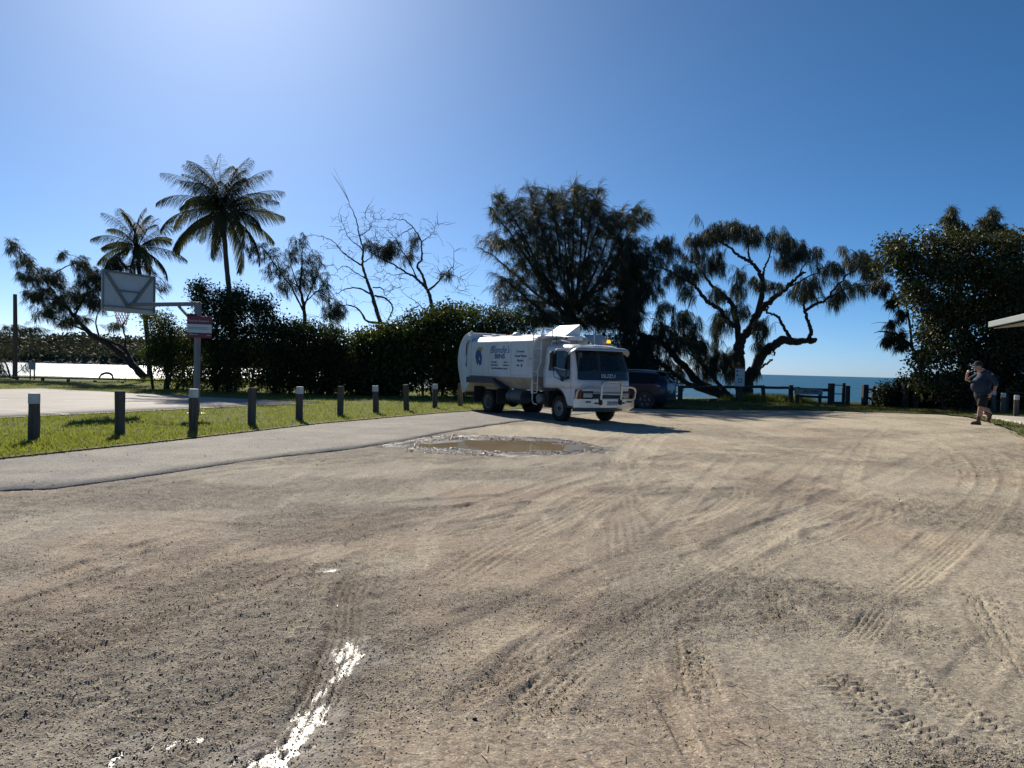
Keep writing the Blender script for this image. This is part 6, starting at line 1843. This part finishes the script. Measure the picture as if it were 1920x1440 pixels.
# straw along the asphalt edge and loose straw in the lot
n = 7000
Xs = rng.uniform(-8, 4, n); Ys = e_edge(Xs) + rng.normal(0.02, .07, n) + .03
n2 = 1600
Y2 = 2.6 * np.exp(rng.uniform(0, 1, n2) * math.log(14 / 2.6)); X2 = rng.uniform(-1, 1, n2) * Y2 * .75
ok = (Y2 < a_edge(X2) - .1)
X2, Y2 = X2[ok], Y2[ok]
def straws(name, label, X_, Y_, Z_, ln):
    n = len(X_); a = rng.uniform(0, math.pi, n); L_ = rng.uniform(*ln, n); w = rng.uniform(.003, .006, n)
    dx, dy = np.cos(a), np.sin(a); dz = rng.normal(0, .12, n)
    c_ = np.stack([X_, Y_, Z_ + .008], 1); d_ = np.stack([dx, dy, dz], 1) * L_[:, None] / 2; s_ = np.stack([-dy, dx, 0 * dx], 1) * w[:, None] / 2
    V = np.stack([c_ - d_ - s_, c_ + d_ - s_, c_ + d_ + s_, c_ - d_ + s_], 1).reshape(-1, 3)
    return tag(np_mesh(name, V, np.arange(4 * n).reshape(n, 4), STRAW), label, 'straw', None, 'stuff')
straws('dry_straw', 'pale dry grass clippings along the asphalt edge', Xs, Ys, terr(Xs, Ys) + .028, (.04, .12))
straws('loose_straw', 'loose straw scattered over the gravel lot', X2, Y2, ground_z(X2, Y2), (.02, .07))

# stones and crumbs
PEB = leaf_mat('gravel_stone', (0.20, 0.17, 0.14), (0.52, 0.455, 0.36), 0.85, 0.0, (0.1, 0.1, 0.1), 0.2, 9.0)
DARKS = leaf_mat('dark_gravel_stone', (0.035, 0.03, 0.03), (0.10, 0.085, 0.08), 0.8, 0.0, (0.1, 0.1, 0.1), 0.3, 9.0)
octv = np.array([(1, 0, 0), (-1, 0, 0), (0, 1, 0), (0, -1, 0), (0, 0, 1), (0, 0, -1)], float)
octf = np.array([(0, 2, 4), (2, 1, 4), (1, 3, 4), (3, 0, 4), (2, 0, 5), (1, 2, 5), (3, 1, 5), (0, 3, 5)])
tetv = np.array([(1, 1, 1), (1, -1, -1), (-1, 1, -1), (-1, -1, 1)], float) * .8
tetf = np.array([(0, 1, 2), (0, 3, 1), (0, 2, 3), (1, 3, 2)])
ph = (1 + 5 ** .5) / 2
icv = np.array([(-1, ph, 0), (1, ph, 0), (-1, -ph, 0), (1, -ph, 0), (0, -1, ph), (0, 1, ph), (0, -1, -ph), (0, 1, -ph), (ph, 0, -1), (ph, 0, 1), (-ph, 0, -1), (-ph, 0, 1)]) / 1.9
icf = np.array([(0, 11, 5), (0, 5, 1), (0, 1, 7), (0, 7, 10), (0, 10, 11), (1, 5, 9), (5, 11, 4), (11, 10, 2), (10, 7, 6), (7, 1, 8), (3, 9, 4), (3, 4, 2), (3, 2, 6), (3, 6, 8), (3, 8, 9), (4, 9, 5), (2, 4, 11), (6, 2, 10), (8, 6, 7), (9, 8, 1)])
def stones(name, label, X_, Y_, Z_, size, bv, bf, m):
    n = len(X_); s = np.exp(rng.uniform(math.log(size[0]), math.log(size[1]), n))
    q = rng.normal(size=(n, 4)); q /= np.linalg.norm(q, axis=1)[:, None]
    w, a, b_, c_ = q.T
    Rm = np.stack([1 - 2 * (b_ * b_ + c_ * c_), 2 * (a * b_ - c_ * w), 2 * (a * c_ + b_ * w), 2 * (a * b_ + c_ * w), 1 - 2 * (a * a + c_ * c_), 2 * (b_ * c_ - a * w), 2 * (a * c_ - b_ * w), 2 * (b_ * c_ + a * w), 1 - 2 * (a * a + b_ * b_)], 1).reshape(n, 3, 3)
    B = bv[None] * rng.uniform(.75, 1.2, (n, len(bv), 1)) * np.stack([np.ones(n), rng.uniform(.6, 1, n), rng.uniform(.45, .8, n)], 1)[:, None, :]
    V = np.einsum('nij,nkj->nki', Rm, B) * s[:, None, None]
    V[:, :, 2] *= .75
    V += np.stack([X_, Y_, Z_ + s * .2], 1)[:, None, :]
    F_ = (bf[None] + (np.arange(n) * len(bv))[:, None, None]).reshape(-1, 3)
    return tag(np_mesh(name, V.reshape(-1, 3), F_, m), label, 'gravel', None, 'stuff')
def lot_points(n, y0, y1, bias):
    Y_ = y0 * np.exp(rng.uniform(0, 1, n) * math.log(y1 / y0)); X_ = rng.uniform(-1, 1, n) * Y_ * .78
    dens = fbm(X_ * .55 + 7, Y_ * .8, 21, 4) + .14 * sstep(1.5, -3.0, X_) + bias
    ok = (Y_ < a_edge(X_) - .05 + 99 * (X_ > 3.5)) & (Y_ < e_edge(X_)) & (X_ < r_edge(Y_)) & (rng.uniform(0, 1, n) < sstep(.35, .65, dens))
    return X_[ok], Y_[ok]
X_, Y_ = lot_points(170000, 2.3, 22, 0.02)
stones('gravel', 'fine gravel crumbs strewn over the car park', X_, Y_, ground_z(X_, Y_), (.0025, .0068), tetv, tetf, PEB)
X_, Y_ = lot_points(2600, 2.3, 24, -.04)
stones('gravel', 'dark stones scattered over the rougher parts of the lot', X_, Y_, ground_z(X_, Y_), (.003, .010), icv, icf, DARKS)
X_, Y_ = lot_points(90, 2.6, 22, 0.05)
stones('gravel', 'few larger dark lumps lying on the gravel', X_, Y_, ground_z(X_, Y_), (.009, .018), icv, icf, DARKS)
# wet gravel glinting around the puddle
pc = G(950, 834)
n = 9000
a_ = rng.uniform(0, 2 * math.pi, n); r_ = rng.uniform(.50, 1.08, n)
X_ = pc.x - .45 + 2.2 * r_ * np.cos(a_); Y_ = pc.y + 1.9 * r_ * np.sin(a_)
Z_ = ground_z(X_, Y_); ok = (Z_ > -.034) & (fbm(X_ * 2.2, Y_ * 2.2, 95, 3) > .36)
WETS = leaf_mat('wet_gravel_stone', (0.05, 0.045, 0.04), (0.14, 0.12, 0.10), 0.22, 0.0, (0.1, 0.1, 0.1), 0.7, 9.0)
stones('wet_gravel', 'wet glinting gravel around the muddy puddle', X_[ok], Y_[ok], Z_[ok], (.006, .022), icv, icf, WETS)
# crumbs on the asphalt
n = 320
X_ = rng.uniform(-7.5, 2, n); Y_ = a_edge(X_) + rng.uniform(0, 1, n) ** 1.5 * (e_edge(X_) - a_edge(X_))
stones('gravel', 'loose dark crumbs on the asphalt strip', X_, Y_, terr(X_, Y_) + .008, (.004, .015), icv, icf, DARKS)

# ================================================================== WALKING MAN
SKIN = mat('skin', (0.42, 0.23, 0.16), 0.55, var=0.08, scale=12)
SHIRT = mat('navy_shirt_cotton', (0.014, 0.030, 0.062), 0.85, var=0.15, scale=8, bump=.5, bscale=60)
SHORT = mat('black_shorts_cotton', (0.006, 0.006, 0.007), 0.85, var=0.2, scale=8)
BOOT = mat('brown_boot_leather', (0.13, 0.065, 0.038), 0.6, var=0.2, scale=14)
SOLE = mat('boot_sole', (0.03, 0.025, 0.02), 0.8)
CAPM = mat('dark_cap_cotton', (0.02, 0.02, 0.024), 0.85, var=0.15)
fbt = G(1823, 795.3)
man = empty('person', fbt, 0, 'heavy man in navy shirt, black shorts and boots walking with a raised hand', 'person')
def remesh(mb, name, m, vox, par=None, sm=2):
    o = mb.build(name, m, par or man, None)
    r_ = o.modifiers.new('merge', 'REMESH'); r_.mode = 'VOXEL'; r_.voxel_size = vox; r_.use_smooth_shade = True
    if sm:
        s_ = o.modifiers.new('soften', 'SMOOTH'); s_.iterations = sm; s_.factor = .5
    return o
def capsule(mb, pts, rad, n=12):
    mb.tube(pts, rad, n)
    for p_, r_ in zip(pts, rad): mb.ball(p_, r_, 10, 8)
b = MB()                                                       # body (skin): facing -X
capsule(b, [(.24, 0, .88), (.24, 0, 1.10), (.30, 0, 1.42), (.24, 0, 1.52)], [.15, .17, .14, .09])
capsule(b, [(.24, 0, 1.48), (.14, 0, 1.58)], [.075, .065])
b.ball((.095, 0, 1.665), (.105, .078, .125)); b.ball((.05, 0, 1.60), (.062, .060, .065)); b.ball((.035, 0, 1.565), (.04, .045, .035))
b.ball((-.012, 0, 1.635), (.022, .016, .022)); b.ball((.0, 0, 1.60), (.02, .03, .014))
for s in (-1, 1):
    b.ball((.11, s * .082, 1.645), (.022, .014, .034)); b.ball((.015, s * .03, 1.675), (.016, .02, .012))
# hanging near arm (his left) and raised far arm
capsule(b, [(.33, -.25, 1.43), (.45, -.30, 1.14), (.40, -.31, .98), (.33, -.29, .90)], [.062, .050, .040, .032])
capsule(b, [(.30, .24, 1.43), (.06, .30, 1.25), (-.08, .22, 1.27), (-.14, .10, 1.44)], [.062, .050, .042, .032])
def hand(mb, w, d, up, curl, thumb_side):
    """w wrist, d direction of the hand, up the back of the hand"""
    d = Vector(d).normalized(); up = Vector(up).normalized(); s_ = d.cross(up).normalized(); w = Vector(w)
    for k in range(4):
        o_ = s_ * (.028 - .019 * k)
        capsule(mb, [w, w + d * .085 + o_], [.020, .013], 8)
        L_ = (.072, .080, .074, .058)[k]
        k1 = w + d * .088 + o_; d1 = (d * math.cos(curl) - up * math.sin(curl)); d2 = (d * math.cos(curl * 2) - up * math.sin(curl * 2))
        capsule(mb, [k1, k1 + d1 * L_ * .5, k1 + d1 * L_ * .5 + d2 * L_ * .5], [.0105, .0095, .008], 8)
    t0 = w + d * .02 + s_ * .022 * thumb_side
    t1 = t0 + (d * .6 + s_ * .7 * thumb_side - up * .2).normalized() * .045
    capsule(mb, [t0, t1, t1 + (d * .9 - up * .4).normalized() * .035], [.014, .012, .009], 8)
hand(b, (.33, -.29, .90), (-.35, .05, -.9), (0, -1, 0), .55, 1)
hand(b, (-.14, .10, 1.44), (-.15, -.5, .8), (-.9, .1, .2), .75, -1)
# legs
capsule(b, [(.25, -.09, .84), (.16, -.11, .50), (.15, -.11, .42), (.10, -.11, .16)], [.09, .075, .072, .045])
b.ball((.155, -.11, .33), (.068, .062, .11))
capsule(b, [(.25, .09, .84), (.36, .11, .48), (.40, .11, .43), (.60, .11, .30)], [.09, .075, .070, .045])
b.ball((.47, .11, .41), (.10, .06, .065))
remesh(b, 'body', SKIN, .009)
# shirt
b = MB()
b.ball((.22, 0, 1.14), (.26, .22, .26), 20, 14); b.ball((.13, 0, 1.09), (.20, .18, .19), 20, 14); b.ball((.30, 0, 1.34), (.19, .22, .22), 20, 14); b.ball((.27, 0, .96), (.22, .20, .18), 20, 14)
b.tube([(.26, 0, .79), (.25, 0, .92)], [.205, .215], 18); b.tube([(.28, 0, 1.45), (.22, 0, 1.54)], [.12, .085], 14)
b.ball((.30, 0, 1.46), (.15, .22, .09), 16, 10)
capsule(b, [(.31, -.21, 1.45), (.38, -.27, 1.32), (.44, -.30, 1.17)], [.085, .080, .076])
capsule(b, [(.30, .21, 1.45), (.18, .27, 1.35), (.08, .30, 1.28)], [.085, .080, .074])
remesh(b, 'shirt', SHIRT, .014, None, 3)
b = MB(); b.tube([(.27, 0, .86), (.26, 0, .74)], [.215, .20], 18); b.ball((.28, 0, .80), (.20, .19, .14), 16, 10)
b.tube([(.25, -.10, .80), (.20, -.11, .66), (.165, -.11, .51)], [.150, .125, .108], 16)
b.tube([(.26, .10, .80), (.31, .11, .66), (.365, .11, .50)], [.150, .125, .108], 16)
remesh(b, 'shorts', SHORT, .014, None, 2)
for (ank, rot_) in (((.10, -.11, 0), 0.0), ((.60, .11, .26), R(-68))):
    b = MB()
    Rt = Matrix.Rotation(rot_, 3, 'Y')
    loc = Vector(ank)
    def tp(p_): return loc + Rt @ Vector(p_)
    piv = .0
    b.tube([tp((0, 0, .05)), tp((0, 0, .14)), tp((.005, 0, .235))], [.058, .055, .060], 14)
    for q, rr_ in (((-.02, 0, .06), (.085, .05, .055)), ((-.10, 0, .05), (.085, .052, .045)), ((-.155, 0, .045), (.055, .048, .038)), ((.03, 0, .05), (.05, .048, .05))):
        b.ball(tp(q), rr_, 14, 10, Rt)
    bt = remesh(b, 'boot', BOOT, .009)
    b = MB(); b.prism([(tp((u, 0, 0)).x, 0) for u in (0,)] and [(.07, -.042), (.07, .042), (-.02, .045), (-.12, .052), (-.20, .035), (-.215, 0), (-.20, -.035), (-.12, -.052), (-.02, -.045)], 0.0, .026, 'z')
    b.v = [tuple(tp(p_)) for p_ in b.v]
    b.build('boot_sole', SOLE, bt, 30)
b = MB(); b.ball((.105, 0, 1.725), (.118, .092, .085), 18, 12); b.box((.105, 0, 1.70), (.20, .165, .05))
b.ball((-.02, 0, 1.705), (.095, .075, .012), 14, 8, Matrix.Rotation(R(-18), 3, 'Y'))
remesh(b, 'cap', CAPM, .008)
